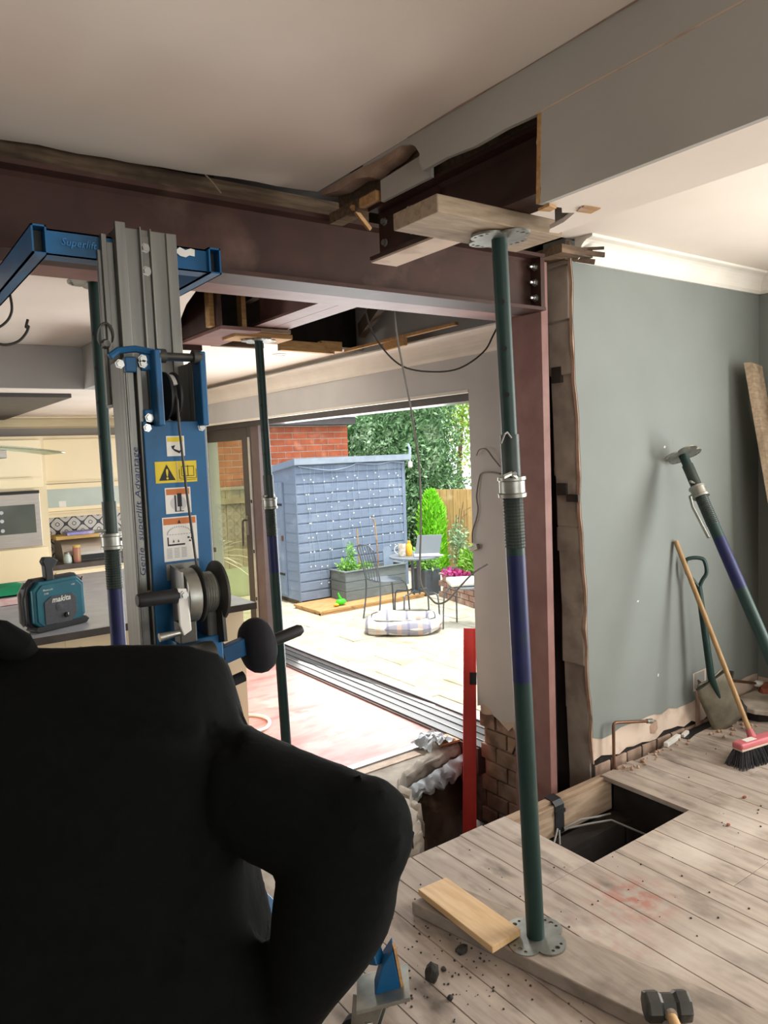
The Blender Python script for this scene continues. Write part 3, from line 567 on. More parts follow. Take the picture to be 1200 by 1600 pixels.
# club hammer standing on the plank
hm = thing('club_hammer', 'club hammer with steel head lying on the grey plank, handle towards the camera', 'hammer', (1.60, 1.055, .046))
hx, hy = V((.80, -.60, 0)), V((-.45, -.60, -.02)).normalized()
hc_ = V((1.588, 1.058, .083))
G().lathe(hc_-hx*.058, hx, [(.020, 0), (.035, .002), (.037, .008), (.037, .036), (.031, .044), (.031, .074), (.037, .082), (.037, .108), (.035, .114), (.020, .116)], 8).build('head', 'dark_metal', hm, bevel=.002)
G().tube([hc_, hc_+hy*.10, hc_+hy*.26], [.013, .013, .016], 12).build('handle', 'pale_ply', hm, smooth=True)
G().lathe(hc_+hy*.025, hy, [(.016, 0), (.017, .002), (.015, .012)], 12).build('ferrule', 'plank_grey', hm)

# ================================================================ HOLE IN THE BOARDS
jo = thing('timber_joist', 'pale timber joist along the edge of the floor hole beside the red column', 'joist', (2.4, 2.12, -.16))
G().box(1.95, 2.735, 2.098, 2.142, -.158, -.024).build('joist_body', 'joist', jo, bevel=.003)
G().box(2.0, 2.72, 2.118, 2.150, -.0235, -.008).build('top_batten', 'joist', jo, bevel=.002)
sb = thing('cable_strap', 'black strap wrapped over the timber joist by the floor hole', 'strap', (2.37, 2.09, -.1))
G().prism([(2.345, 2.152, -.006), (2.345, 2.150, .000), (2.345, 2.108, -.006), (2.345, 2.091, -.024), (2.345, 2.091, -.15), (2.345, 2.096, -.15), (2.345, 2.096, -.026), (2.345, 2.112, -.012)], (.055, .0, 0)).build('strap_band', 'black', sb)
G().box(2.342, 2.403, 2.085, 2.092, -.06, -.045).build('buckle', 'black', sb)
for i, (pts, m_) in enumerate(([[(2.39, 2.085, -.13), (2.46, 2.05, -.10), (2.55, 2.03, -.11), (2.66, 2.05, -.14)], 'cable_grey'], [[(2.39, 2.085, -.135), (2.48, 2.03, -.12), (2.6, 2.0, -.13), (2.72, 1.9, -.2)], 'cable_grey'], [[(2.35, 2.086, -.12), (2.28, 2.05, -.16), (2.18, 1.95, -.25)], 'cable_grey'], [[(2.36, 2.086, -.13), (2.29, 2.02, -.2), (2.22, 1.9, -.32)], 'cable_grey'])):
    o = G().tube(pts, .0045, 6).build('floor_cable', m_, smooth=True)
    tag(o, ['grey cable running right from the strap in the floor hole', 'lower grey cable looping right inside the floor hole', 'grey cable dropping left from the strap into the floor hole', 'second grey cable dropping left into the dark floor hole'][i], 'cable')
o = G().tube([(2.56, 2.0, -.40), (2.60, 1.98, -.30), (2.63, 1.97, -.27), (2.70, 1.93, -.28), (2.85, 1.84, -.31)], .011, 10).build('waste_pipe', 'cable_grey', smooth=True); tag(o, 'bent grey plastic pipe deep inside the floor hole', 'pipe')
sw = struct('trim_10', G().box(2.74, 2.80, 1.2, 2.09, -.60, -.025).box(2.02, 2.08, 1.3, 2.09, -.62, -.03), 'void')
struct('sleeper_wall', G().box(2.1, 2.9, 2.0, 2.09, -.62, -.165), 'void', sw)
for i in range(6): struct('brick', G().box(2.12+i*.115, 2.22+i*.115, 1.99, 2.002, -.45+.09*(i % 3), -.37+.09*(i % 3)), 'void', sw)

# ================================================================ ALONG THE WALL FOOT
cp = thing('copper_pipe', 'bent copper pipe stub rising from the floor at the grey wall', 'pipe', (2.80, 2.12, 0))
G().tube([(2.802, 2.135, -.05), (2.803, 2.135, .205), (2.808, 2.135, .214), (2.82, 2.135, .217), (3.06, 2.132, .165)], .0075, 10).build('pipe_run', 'copper', cp, smooth=True)
G().lathe((3.055, 2.132, .166), V((.24, 0, -.052)), [(.010, 0), (.012, .004), (.012, .018), (.009, .02), (.013, .024), (.013, .040), (.006, .042), (.004, .075)], 8).build('valve', 'galv', cp)
cp2 = thing('radiator_pipe', 'copper pipe with white valve beside the spade in the corner', 'pipe', (3.83, 2.13, 0))
G().tube([(3.83, 2.14, .02), (3.83, 2.14, .225)], .008, 10).build('riser', 'copper', cp2, smooth=True)
G().lathe((3.83, 2.14, .215), (0, 0, 1), [(.011, 0), (.013, .004), (.013, .02), (.016, .022), (.016, .035), (.006, .037)], 8).build('cap', 'dark_metal', cp2)
G().tube([(3.83, 2.135, .20), (4.07, 2.125, .135)], .0075, 10).build('pipe_run', 'copper', cp2, smooth=True)
G().lathe((4.06, 2.125, .138), V((.12, -.004, -.032)), [(.011, 0), (.018, .01), (.018, .08), (.011, .09)], 12).build('valve_body', 'dust_white', cp2, smooth=True)
sk = thing('socket_recess', 'chased-out empty socket box in the plaster of the grey wall', 'socket', (3.585, 2.178, .24))
sx0, sx1, sz0, sz1 = 3.53, 3.645, .195, .298
G().holed([(sx0, sz0), (sx1, sz0), (sx1+.003, sz1), (sx0-.003, sz1-.006)], [[(sx0+.014, sz0+.02), (sx1-.018, sz0+.022), (sx1-.014, sz1-.014), (sx0+.05, sz1-.012), (sx0+.012, sz1-.02)]], (0, 2.1775, 0), (1, 0, 0), (0, 0, 1), (0, .0025, 0)).build('plaster_surround', 'plaster', sk)
G().box(sx0+.008, sx1-.01, 2.1772, 2.1778, sz0+.012, sz1-.008).build('metal_back_box', 'cable_grey', sk)
G().tube([(3.57, 2.176, .25), (3.58, 2.168, .24), (3.59, 2.172, .225)], .004, 6).build('wire_end', 'copper', sk)
G().prism([(3.548, 2.1775, -.005), (3.595, 2.1775, -.01), (3.59, 2.1775, .08), (3.596, 2.1775, .15), (3.588, 2.1775, .205), (3.553, 2.1775, .20), (3.556, 2.1775, .1)], (0, .002, 0)).build('cable_chase', 'plaster_edge', sk)
dg = struct('dark_gap_sheet', G().prism([(3.36, 2.10, .0005), (3.45, 2.12, .0005), (3.75, 2.135, .0005), (3.75, 2.175, .0005), (3.36, 2.172, .0005)], (0, 0, .0015)), 'black')  # flat black sheet stands for the shade of a gap at the wall foot
tb = G().obox((3.27, 2.135, .012), (.075, .012, 0), (-.003, .011, 0), (0, 0, .011)).build('white_offcut', 'dust_white', bevel=.003); tag(tb, 'white plastic trunking offcut lying at the foot of the grey wall', 'offcut')
tb = G().obox((3.40, 2.146, .009), (.035, .008, 0), (-.002, .009, 0), (0, 0, .008)).build('white_offcut', 'dust_white', bevel=.002); tag(tb, 'smaller white offcut beside the dark gap at the wall foot', 'offcut')
rb = G()
for i in range(34):
    x = 2.80+rnd.random()**1.3*.55; rb2 = lump((x, 2.10+rnd.uniform(-.035, .03), .006), rnd.uniform(.003, .010), i, sub=1); rb.add(rb2.v, rb2.f)
for i in range(26):
    x = 3.5+rnd.random()*.3; rb2 = lump((x, 2.03+rnd.uniform(-.06, .06), .005), rnd.uniform(.003, .012), i+60, sub=1); rb.add(rb2.v, rb2.f)
o = rb.build('plaster_rubble', 'plaster_edge'); o['kind'] = 'stuff'; o['label'] = 'crumbled plaster along the wall foot'
bk = lump((3.70, 2.09, .06), .05, 4, (.9, .7, 1.1)).build('brick_lump', mat('orange_brick', '#b0664a', '#8f4f3a', 12, .9, bump=.3)); tag(bk, 'broken orange brick in the corner behind the spade blade', 'brick')
bk = lump((3.80, 2.07, .055), .05, 8, (.8, .7, 1.2)).build('mortar_lump', 'cable_black'); tag(bk, 'dark lump of mortar behind the spade blade', 'rubble')
bk = lump((4.13, 2.10, .085), .055, 12, (1, .7, .9)).build('brick_lump', mat('red_brick_lump', '#9c5843', '#7d4535', 12, .9, bump=.3)); tag(bk, 'broken red brick under the white valve at the far right corner', 'brick')
hs = thing('stone_slab', 'grey broken stone slab lifted above a dark gap in the right corner', 'slab', (4.0, 1.98, 0))
G().prism([(3.80, 2.10, .055), (3.81, 2.0, .05), (3.86, 1.93, .045), (4.16, 1.86, .045), (4.16, 2.15, .055), (3.83, 2.15, .06)], (0, 0, .028)).build('slab_top', 'concrete', hs, bevel=.006)
G().prism([(3.84, 2.10, .001), (3.85, 2.0, .001), (3.90, 1.96, .001), (4.15, 1.90, .001), (4.15, 2.14, .001)], (0, 0, .046)).build('gap_shade', 'void', hs)  # dark solid stands for the shade in the gap under the slab
o = lump((4.0, 2.0, .092), .014, 3, (1.6, .6, .6)).build('white_chip', 'dust_white'); tag(o, 'small white plaster chip on the broken stone slab', 'rubble')

# spade
sp_ = thing('spade', 'garden spade with green D-handle leaning on the grey wall behind the broom', 'spade', (3.67, 2.03, 0))
A_, B_ = V((3.45, 2.10, .80)), V((3.50, 2.06, .30)); dz = (A_-B_).normalized()
tl = V((3.665, 2.04, .012))
dsh = (B_-tl).normalized(); sd = V((.93, -.36, 0)); sd = (sd-dsh*sd.dot(dsh)).normalized(); nn = dsh.cross(sd)
def blade(u, v):
    wdt = .098 if v < .82 else .098-.02*(v-.82)/.18
    x = (u-.5)*2*wdt; L = v*.33; return tl + sd*x + dsh*L + nn*(.018*(abs(u-.5)*2)**2 + .012*(v-.5)**2) + V((0, 0, .006 if 0 < u < 1 else 0))
g_ = G().grid(blade, 10, 10); me_o = g_.build('blade', mat('muddy_spade_steel', '#8d8776', '#6d685a', 9, .6, .5, bump=.1), sp_, smooth=True)
so = me_o.modifiers.new('thick', 'SOLIDIFY'); so.thickness = .004
c1_ = tl + dsh*.33
G().tube([tl+dsh*.20+nn*.008, c1_, B_+dz*.10, A_-dz*.02], [.012, .019, .018, .016], 12).build('shaft', 'prop_green', sp_, smooth=True)
G().obox(c1_-dsh*.006, sd*.098, nn*.007, dsh*.004).build('tread', 'dark_metal', sp_)
hd_ = V((.75, -.66, 0)); q = A_
G().tube(smooth_pts([q-dz*.03, q+hd_*.022+dz*.01, q+hd_*.048+dz*.05, q+hd_*.045+dz*.11, q+hd_*.02+dz*.125, q-hd_*.02+dz*.125, q-hd_*.045+dz*.11, q-hd_*.048+dz*.05, q-hd_*.022+dz*.01, q-dz*.03]), .010, 8).build('d_handle', 'prop_green', sp_, smooth=True)
# broom
br = thing('broom', 'broom with a pink head standing on the boards, wooden handle leaning on the grey wall', 'broom', (3.35, 1.76, 0))
BT, BB = V((3.357, 2.165, 1.016)), V((3.40, 1.80, .105))
G().tube([BB, BT], .0125, 12).build('handle', mat('broom_stick_wood', '#a98a63', '#96784f', 7, .7, stretch=(8, 8, .7)), br, smooth=True)
bx_ = V((.985, -.17, 0)).normalized(); by_ = V((.17, .985, 0))
bc = V((3.42, 1.765, .088))
G().obox(bc, bx_*.165, by_*.030, V((0, 0, .017))).build('head', mat('pink_plastic', '#c06a70', '#b25c63', 8, .45), br, bevel=.012, segs=3)
G().obox(bc+V((0, 0, -.012)), bx_*.162, by_*.029, V((0, 0, .008))).build('head_rim', 'plaster', br, bevel=.004)
G().obox(bc-bx_*.08+V((0, 0, .0172)), bx_*.035, by_*.015, V((0, 0, .0007))).build('sticker', 'dust_white', br)
G().lathe(BB-(BT-BB).normalized()*.02, BT-BB, [(.022, 0), (.02, .02), (.016, .05)], 12).build('handle_socket', bpy.data.materials['pink_plastic'], br)
bs = G()
r_ = random.Random(3)
for i in range(900):
    u_, v_ = r_.uniform(-1, 1), r_.uniform(-1, 1); p = bc+bx_*u_*.158+by_*v_*.024+V((0, 0, -.015)); e = p+bx_*(u_*.02+(-.03 if u_ < -.6 else 0)*abs(u_))+by_*(v_*.03-.015); e.z = .001
    bs.tube([p, (p+e)/2+V((0, 0, .004)), e], .0016, 3, False)
o = bs.build('bristles', mat('dark_bristle', '#35363a', '#4a4a4c', 20, .9), br); o['kind'] = 'stuff'
# leaning plank in the corner with a batten on it
lp = thing('leaning_plank', 'weathered wide plank leaning in the right corner of the room', 'plank', (4.1, 1.75, 0))
T1, T2 = V((3.885, 2.10, 1.915)), V((4.06, 2.13, 1.905)); d1 = V((.10, -.28, -1.905)); 
G().prism([T1, T2, T2+d1, T1+d1], (.022, -.028, .002)).build('board_body', 'plank', lp, bevel=.003)
bt = thing('battened_plank', 'plank with a short pale batten across it, beside the weathered plank in the corner', 'plank', (4.15, 1.95, 0))
q0 = V((4.055, 2.02, 1.70)); G().prism([q0, q0+V((.12, .03, 0)), q0+V((.12, -.24, -1.69)), q0+V((0, -.27, -1.69))], (.006, -.022, 0)).build('board_body', 'plank_grey', bt, bevel=.003)
G().obox((4.10, 1.985, 1.665), (.075, .014, 0), (-.003, .016, 0), (0, 0, .03)).build('batten', 'pale_ply', bt, bevel=.002)

# lumps on the boards and the finer crumbs
for (x, y, r, sq, lab, m_) in ((1.247, 1.585, .026, (.8, .8, 1.15), 'dark chunk of slate standing on the boards left of the grey plank', 'cable_black'), (1.395, 1.628, .019, (1.2, .8, .55), 'dark flat lump in front of the grey plank end', 'cable_black'), (1.09, 1.60, .026, (1.1, .9, .9), 'grey rubble lump beside the caster of the lift', 'dark_metal'), (1.115, 1.635, .022, (1.2, .8, .7), 'smaller grey lump behind the caster rubble', 'dark_metal'), (1.30, 1.60, .008, (1, 1, .8), 'tiny dark pebble on the boards near the slate chunk', 'cable_black'), (1.24, 1.50, .009, (1, 1, .8), 'tiny dark pebble nearest the frame bottom by the slate chunk', 'cable_black')):
    tag(lump((x, y, r*sq[2]*.9), r, int(x*100), sq, .5).build('rubble_lump', m_), lab, 'rubble')
cr = G(); r_ = random.Random(11)
for i in range(300):
    if i < 190: x, y = r_.gauss(1.32, .16), r_.gauss(1.62, .2)
    else: x, y = r_.uniform(1.2, 3.4), r_.uniform(.9, 2.05)
    if 2.09 < x < 2.81 and y > 1.68: continue
    zb = .0
    if 1.39+(1.868-y)*.21 < x < 1.56+(1.868-y)*.25 and y < 1.868: continue
    rr = r_.uniform(.001, .0042); l = lump((x, y, rr*.5), rr, i, (1, 1, .7), .4, 1); cr.add(l.v, l.f)
o = cr.build('floor_crumbs', 'cable_black'); o['kind'] = 'stuff'; o['label'] = 'dark crumbs scattered over the floorboards'
for (x, y, r_, lb) in ((2.70, 1.52, .009, 'small red brick crumb nearest the front edge of the floor hole'), (2.85, 1.40, .013, 'largest red brick crumb on the pale boards, closest to the right frame edge'), (2.97, 1.60, .010, 'red brick crumb on the boards between the broom head and the floor hole')):
    tag(lump((x, y, .006), r_, int(x*50), (1.2, .8, .6), .4, 1).build('brick_crumb', bpy.data.materials['red_brick_lump']), lb, 'rubble')

# red spirit level in the pit
lv = thing('spirit_level', 'red spirit level standing in the pit against the sliding door track', 'spirit level', (2.64, 3.0, -.6))
La, Lb = V((2.635, 2.98, -.72)), V((2.965, 3.29, .44))
ld = (Lb-La).normalized(); ls = V((.78, -.62, 0)); ls = (ls-ld*ls.dot(ld)).normalized(); ln = ld.cross(ls)
G().obox((La+Lb)/2, ld*(Lb-La).length/2, ls*.037, ln*.010).build('level_body', 'red_level', lv, bevel=.003)
for s_ in (-1, 1): G().obox((La+Lb)/2+ls*s_*.033, ld*(Lb-La).length/2, ls*.005, ln*.014).build('level_rail', 'red_level', lv, bevel=.001)
G().obox(La+ld*.012, ld*.014, ls*.039, ln*.015).build('end_cap', 'black', lv)
G().obox(La+ld*.95+ls*.02, ld*.035, ls*.02, ln*.016).build('vial_window', 'black', lv)
# ================================================================ MATERIAL LIFT
lf = thing('material_lift', 'blue and aluminium material lift with a hand winch, forks raised under the steel beam', 'lift', (.62, 1.80, 0))
def uprofile(g, x0, x1, y0, y1, z0, z1, t=.006):
    """an aluminium mast section: back plate with folded edges and ribs"""
    g.box(x0, x1, y1-t, y1, z0, z1); g.box(x0, x0+t, y0, y1, z0, z1); g.box(x1-t, x1, y0, y1, z0, z1)
    g.box(x0, x0+.03, y0, y0+t, z0, z1); g.box(x1-.03, x1, y0, y0+t, z0, z1); return g
g_ = G(); g_.box(.566, .716, 1.852, 1.858, .9, 2.085)
g_.box(.566, .590, 1.844, 1.856, .9, 2.095); g_.box(.690, .716, 1.844, 1.856, .9, 2.083); g_.box(.622, .6255, 1.838, 1.855, .9, 2.088); g_.box(.647, .6505, 1.838, 1.855, .9, 2.086); g_.box(.6255, .647, 1.848, 1.853, .9, 2.07)
g_.box(.566, .572, 1.855, 1.93, .9, 2.08); g_.box(.710, .716, 1.855, 1.93, .9, 2.08)
g_.build('inner_mast', 'alu', lf, bevel=.001)
for z in (2.04, 1.985): G().lathe((.636, 1.848, z), (0, -1, 0), [(.013, 0), (.013, .003), (.009, .003), (.009, .010)], 6).build('bolt', 'bolt', lf)
g_ = G(); g_.box(.536, .548, 1.86, 1.91, 1.655, 2.066); g_.box(.548, .565, 1.868, 1.875, 1.655, 2.05); g_.box(.528, .536, 1.87, 1.885, 1.66, 2.03)
g_.build('middle_mast', 'alu', lf, bevel=.001)
G().tube([V((.530+.018*math.cos(t), 1.858-.008*math.sin(t), 1.825+.028*math.sin(t))) for t in [i*2*PI/14 for i in range(15)]], .003, 6).build('ring_pin', 'dark_metal', lf, smooth=True)
G().lathe((.530, 1.868, 1.805), (0, -1, 0), [(.012, 0), (.012, .008), (.008, .02)], 8).build('bolt', 'dark_metal', lf)
# outer mast, both columns
for x0, x1 in ((.534, .574), (.700, .726)):
    g_ = G(); g_.box(x0, x1, 1.775, 1.85, .06, 1.755); g_.box(x0, x0+(x1-x0)*.60, 1.752, 1.776, .06, 1.757); g_.box(x0+(x1-x0)*.72, x1, 1.745, 1.776, .06, 1.757)
    g_.box(x0+.004, x0+.009, 1.748, 1.754, .06, 1.755)
    g_.build('outer_mast', 'alu', lf, bevel=.0015)
text('mast_lettering', 'Genie  superlift Advantage', .019, mat('faded_blue_ink', '#2c3a66', '#414d74', 30, .7), lf, (.5500, 1.7515, 1.40), (0, 0, 1), (-1, 0, 0), .0003, shear=.2, stretch=1.5)
G().lathe((.562, 1.7515, 1.20), (0, -1, 0), [(.013, 0), (.013, .0006)], 14).build('rust_mark', 'plaster_edge', lf)
# pulley head
g_ = G(); g_.tube([(.50, 1.735, 1.757), (.52, 1.735, 1.772), (.56, 1.735, 1.778), (.60, 1.735, 1.772), (.608, 1.735, 1.765)], .008, 8); g_.box(.592, .608, 1.70, 1.75, 1.60, 1.775); g_.box(.572, .60, 1.735, 1.752, 1.60, 1.64); g_.box(.572, .60, 1.735, 1.752, 1.73, 1.772); g_.box(.535, .562, 1.735, 1.752, 1.725, 1.76)
g_.box(.600, .716, 1.742, 1.75, 1.755, 1.775); g_.box(.700, .716, 1.70, 1.75, 1.60, 1.775)
g_.build('pulley_bracket', 'lift_blue', lf, bevel=.003)
G().lathe((.604, 1.715, 1.762), (1, 0, 0), [(.016, 0), (.016, .018), (.008, .018), (.008, .084), (.017, .084), (.017, .104)], 14).build('top_axle', 'dark_metal', lf, smooth=True)
for x, z in ((.522, 1.742), (.575, 1.755), (.582, 1.62), (.575, 1.745)): G().lathe((x, 1.735, z), (0, -1, 0), [(.011, 0), (.011, .003), (.008, .003), (.008, .009)], 6).build('bolt', 'bolt', lf)
G().lathe((.627, 1.76, 1.672), (1, 0, 0), [(.020, 0), (.058, .001), (.058, .005), (.048, .010), (.048, .018), (.058, .023), (.058, .028), (.02, .029)], 28).build('pulley', 'black', lf, smooth=True)
G().prism([(.638, 1.76-.053*math.cos(t), 1.672+.053*math.sin(t)) for t in [.5+i*.12 for i in range(9)]]+[(.638, 1.76-.046*math.cos(t), 1.672+.046*math.sin(t)) for t in [.5+i*.12 for i in range(9)][::-1]], (.012, 0, 0)).build('cable_guard', 'dust_white', lf)
G().tube([(.644, 1.735, 1.715), (.642, 1.708, 1.66), (.642, 1.706, 1.60), (.648, 1.70, 1.45), (.654, 1.69, 1.32), (.655, 1.675, 1.235)], .0032, 8).build('winch_cable', 'dark_metal', lf, smooth=True)
# blue cover plate with its warning stickers
G().box(.567, .718, 1.735, 1.741, .93, 1.612).build('cover_plate', 'lift_blue', lf, bevel=.002)
for x in (.576, .708):
    G().lathe((x, 1.735, 1.597), (0, -1, 0), [(.010, 0), (.010, .003), (.007, .003), (.007, .008)], 6).build('bolt', 'bolt', lf)
YF = 1.7348
def sticker(x0, x1, z0, z1, top, m0='dust_white', m1=None):
    o = G().box(x0, x1, YF-.0006, YF+.0004, z0, z1).build('warning_sticker', m0, lf, bevel=0)
    if m1: G().box(x0+.003, x1-.003, YF-.0010, YF-.0005, z1-top, z1-.003).build('colour_band', m1, o)
    return o
YEL = mat('sticker_yellow', '#d3bb2c'); ORA = mat('sticker_orange', '#b96a33'); INK = mat('sticker_ink', '#17181c'); GRY = mat('sticker_grey_ink', '#8e8e90')
MT['yel'], MT['ora'], MT['ink'], MT['gry'] = YEL, ORA, INK, GRY
s1 = sticker(.619, .663, 1.529, 1.577, .014, m1='yel')
G().prism([(.630, YF-.0009, 1.553), (.640, YF-.0009, 1.555), (.636, YF-.0009, 1.547), (.650, YF-.0009, 1.541), (.655, YF-.0009, 1.545), (.650, YF-.0009, 1.535), (.638, YF-.0009, 1.541), (.632, YF-.0009, 1.547)], (0, -.0004, 0)).build('pictogram', 'ink', s1)
s2 = sticker(.588, .690, 1.466, 1.517, 0, 'yel')
G().prism([(.596, YF-.0008, 1.472), (.636, YF-.0008, 1.472), (.616, YF-.0008, 1.510)], (0, -.0005, 0)).build('warning_triangle', 'ink', s2)
text('exclamation_mark', '!', .034, 'yel', s2, (.616, YF-.0016, 1.4855), (1, 0, 0), (0, 0, 1), .0003, bold=.0008)
bkq = G()
for x0, x1, z0, z1 in ((.652, .653, 1.482, 1.504), (.682, .683, 1.482, 1.504), (.667, .6685, 1.480, 1.506), (.652, .683, 1.503, 1.5045), (.652, .683, 1.480, 1.4815), (.646, .689, 1.475, 1.4762), (.648, .687, 1.471, 1.472), (.646, .647, 1.475, 1.497), (.6882, .689, 1.475, 1.497)):
    bkq.box(x0, x1, YF-.0012, YF-.0007, z0, z1)
bkq.build('open_book_symbol', 'ink', s2)
G().box(.6405, .6425, YF-.001, YF-.0006, 1.468, 1.515).build('dividing_line', 'plaster', s2)
s3 = sticker(.608, .671, 1.392, 1.454, .017, m1='ora')
pg = G(); pg.box(.630, .634, YF-.0011, YF-.0007, 1.398, 1.436); pg.box(.637, .648, YF-.0011, YF-.0007, 1.408, 1.440); pg.box(.630, .652, YF-.0011, YF-.0007, 1.396, 1.398); pg.box(.642, .645, YF-.0011, YF-.0007, 1.398, 1.41)
pg.build('pictogram', 'ink', s3)
pr = G(); pr.prism([(.640+.020*math.cos(t), YF-.0009, 1.416+.017*math.sin(t)) for t in [i*2*PI/20 for i in range(20)]]+[], (0, -.0001, 0)); pr.build('ring_symbol', mat('sticker_pale_grey', '#b9b9b8'), s3)
s4 = sticker(.597, .682, 1.278, 1.384, .018, m1='ora')
pg = G(); pg.prism([(.634, YF-.0014, 1.368), (.642, YF-.0014, 1.368), (.638, YF-.0014, 1.377)], (0, -.0003, 0)); pg.box(.607, .610, YF-.0011, YF-.0007, 1.318, 1.336); pg.box(.607, .650, YF-.0011, YF-.0007, 1.315, 1.319)
for x in (.622, .634): pg.prism([(x-.002, YF-.0011, 1.323), (x+.002, YF-.0011, 1.323), (x, YF-.0011, 1.330)], (0, -.0004, 0))
for x, z in ((.660, 1.322), (.665, 1.328), (.657, 1.330)): pg.box(x, x+.005, YF-.0011, YF-.0007, z, z+.004)
pg.build('pictogram', 'ink', s4)
pg = G()
for i in range(17):
    t = PI*i/16; x, z = .637+.029*math.cos(t), 1.343+.017*math.sin(t); pg.box(x-.0013, x+.0013, YF-.0010, YF-.0007, z-.0013, z+.0013)
for i in range(8): pg.box(.612+i*.007, .616+i*.007, YF-.001, YF-.0007, 1.341, 1.3425)
for r_i in range(7):
    for c_i in range(3): pg.box(.604+c_i*.018, .617+c_i*.018, YF-.001, YF-.0007, 1.286+r_i*.0036, 1.2874+r_i*.0036)
pg.build('small_print', 'gry', s4)
sticker(.60, .682, 1.232, 1.272, 0, 'alu')
# winch: drum with two side plates, gear housing, crank and brake lever
wc = V((.648, 1.665, 1.205))
G().lathe(wc+V((-.010, 0, 0)), (1, 0, 0), [(.02, 0), (.062, .0), (.068, .004), (.068, .008), (.045, .010), (.043, .030), (.043, .048), (.068, .052), (.072, .055), (.072, .061), (.058, .066), (.02, .067)], 32).build('winch_drum', 'dark_metal', lf, smooth=True)
G().lathe(wc+V((.002, 0, 0)), (1, 0, 0), [(.042, 0)]+[(.049 if i % 2 else .0465, .002+i*.003) for i in range(11)]+[(.042, .036)], 28).build('cable_coil', 'galv', lf)
G().lathe(wc+V((-.045, -.005, .0)), (1, 0, 0), [(.02, 0), (.060, .002), (.063, .012), (.063, .030), (.02, .032)], 28).build('gear_housing', 'galv', lf, smooth=True)
G().prism([(.597, 1.70, 1.275), (.597, 1.63, 1.265), (.597, 1.62, 1.16), (.597, 1.70, 1.14)], (.005, 0, 0)).build('winch_plate', 'alu', lf)
G().prism([(.688, 1.70, 1.25), (.688, 1.63, 1.22), (.688, 1.62, 1.09), (.688, 1.70, 1.07)], (.008, 0, 0)).build('winch_plate', 'dark_metal', lf)
G().prism([(.578, 1.615, 1.233), (.600, 1.615, 1.230), (.604, 1.612, 1.16), (.604, 1.61, 1.135), (.585, 1.61, 1.125), (.578, 1.612, 1.15)], (0, -.008, 0)).build('crank_arm', 'dust_white', lf, bevel=.002)
G().prism([(.580, 1.6065, 1.19), (.602, 1.6065, 1.183), (.603, 1.6065, 1.172), (.580, 1.6065, 1.178)], (0, -.001, 0)).build('red_mark', 'red_level', lf)
G().lathe((.582, 1.61, 1.217), (-1, 0, .02), [(.008, 0), (.008, .004), (.0175, .006), (.0175, .012), (.016, .02), (.016, .088), (.013, .094)], 16).build('crank_grip', 'black', lf, smooth=True)
G().lathe((.592, 1.607, 1.217), (0, -1, 0), [(.010, 0), (.010, .004), (.007, .004), (.007, .010)], 6).build('bolt', 'bolt', lf)
G().tube([(.535, 1.62, 1.127), (.575, 1.62, 1.130), (.60, 1.62, 1.132)], [.010, .007, .009], 10).build('brake_spindle', 'bolt', lf, smooth=True)
G().box(.585, .625, 1.625, 1.665, 1.10, 1.15).build('winch_foot', 'dark_metal', lf, bevel=.003)
G().lathe((.575, 1.60, 1.068), (1, 0, 0), [(.026, 0), (.034, .002), (.036, .06), (.034, .075), (.02, .078)], 22).build('guide_roller', 'dark_metal', lf, smooth=True)
G().lathe((.5745, 1.60, 1.068), (-1, 0, 0), [(.024, 0), (.022, .003), (.018, .001)], 22).build('roller_rim', 'alu', lf)
g_ = G(); g_.box(.585, .70, 1.655, 1.74, .98, 1.10); g_.box(.567, .72, 1.72, 1.745, .30, .99)
g_.build('winch_bracket', 'lift_blue', lf, bevel=.004)
G().prism([(.665, 1.66, 1.20), (.700, 1.66, 1.19), (.705, 1.66, 1.075), (.665, 1.66, 1.085)], (0, .05, 0)).build('gear_box', 'dark_metal', lf, bevel=.006)
# transport wheel on its arm, with pedal levers
G().bar((.62, 1.70, 1.015), (.80, 1.70, 1.055), .042, .03).build('wheel_arm', 'lift_blue', lf, bevel=.003)
wd = V((.985, -.05, .07)).normalized()
G().lathe(V((.805, 1.70, 1.043))-wd*.034, wd, [(.02, 0), (.040, .001), (.056, .008), (.066, .020), (.0705, .034), (.0705, .048), (.064, .062), (.048, .072), (.02, .074)], 36).build('transport_wheel', 'rubber', lf, smooth=True)
G().tube([V((.83, 1.70, 1.044)), V((.86, 1.695, 1.050)), V((.925, 1.69, 1.064)), V((.934, 1.69, 1.066))], [.015, .0155, .0155, .011], 14).build('axle_grip', 'black', lf, smooth=True)
g_ = G(); g_.bar((.693, 1.72, 1.13), (.735, 1.72, 1.03), .014, .008); g_.bar((.735, 1.72, 1.03), (.70, 1.72, .955), .014, .008)
g_.build('lever', 'dark_metal', lf, bevel=.001)
G().tube([(.70, 1.715, 1.128), (.735, 1.71, 1.135)], .008, 8).build('lever_knob', 'dark_metal', lf)
G().tube([(.705, 1.715, .953), (.775, 1.715, .967)], .014, 10).build('pedal_roller', 'rubber', lf, smooth=True)
G().tube([(.69, 1.69, 1.072), (.708, 1.685, 1.06), (.712, 1.68, 1.03), (.708, 1.68, .985), (.695, 1.69, .965)], .002, 6).build('safety_wire', 'cable_black', lf, smooth=True)
G().bar((.705, 1.74, .95), (.80, 1.70, .70), .022, .012).build('brace_strap', 'alu', lf)
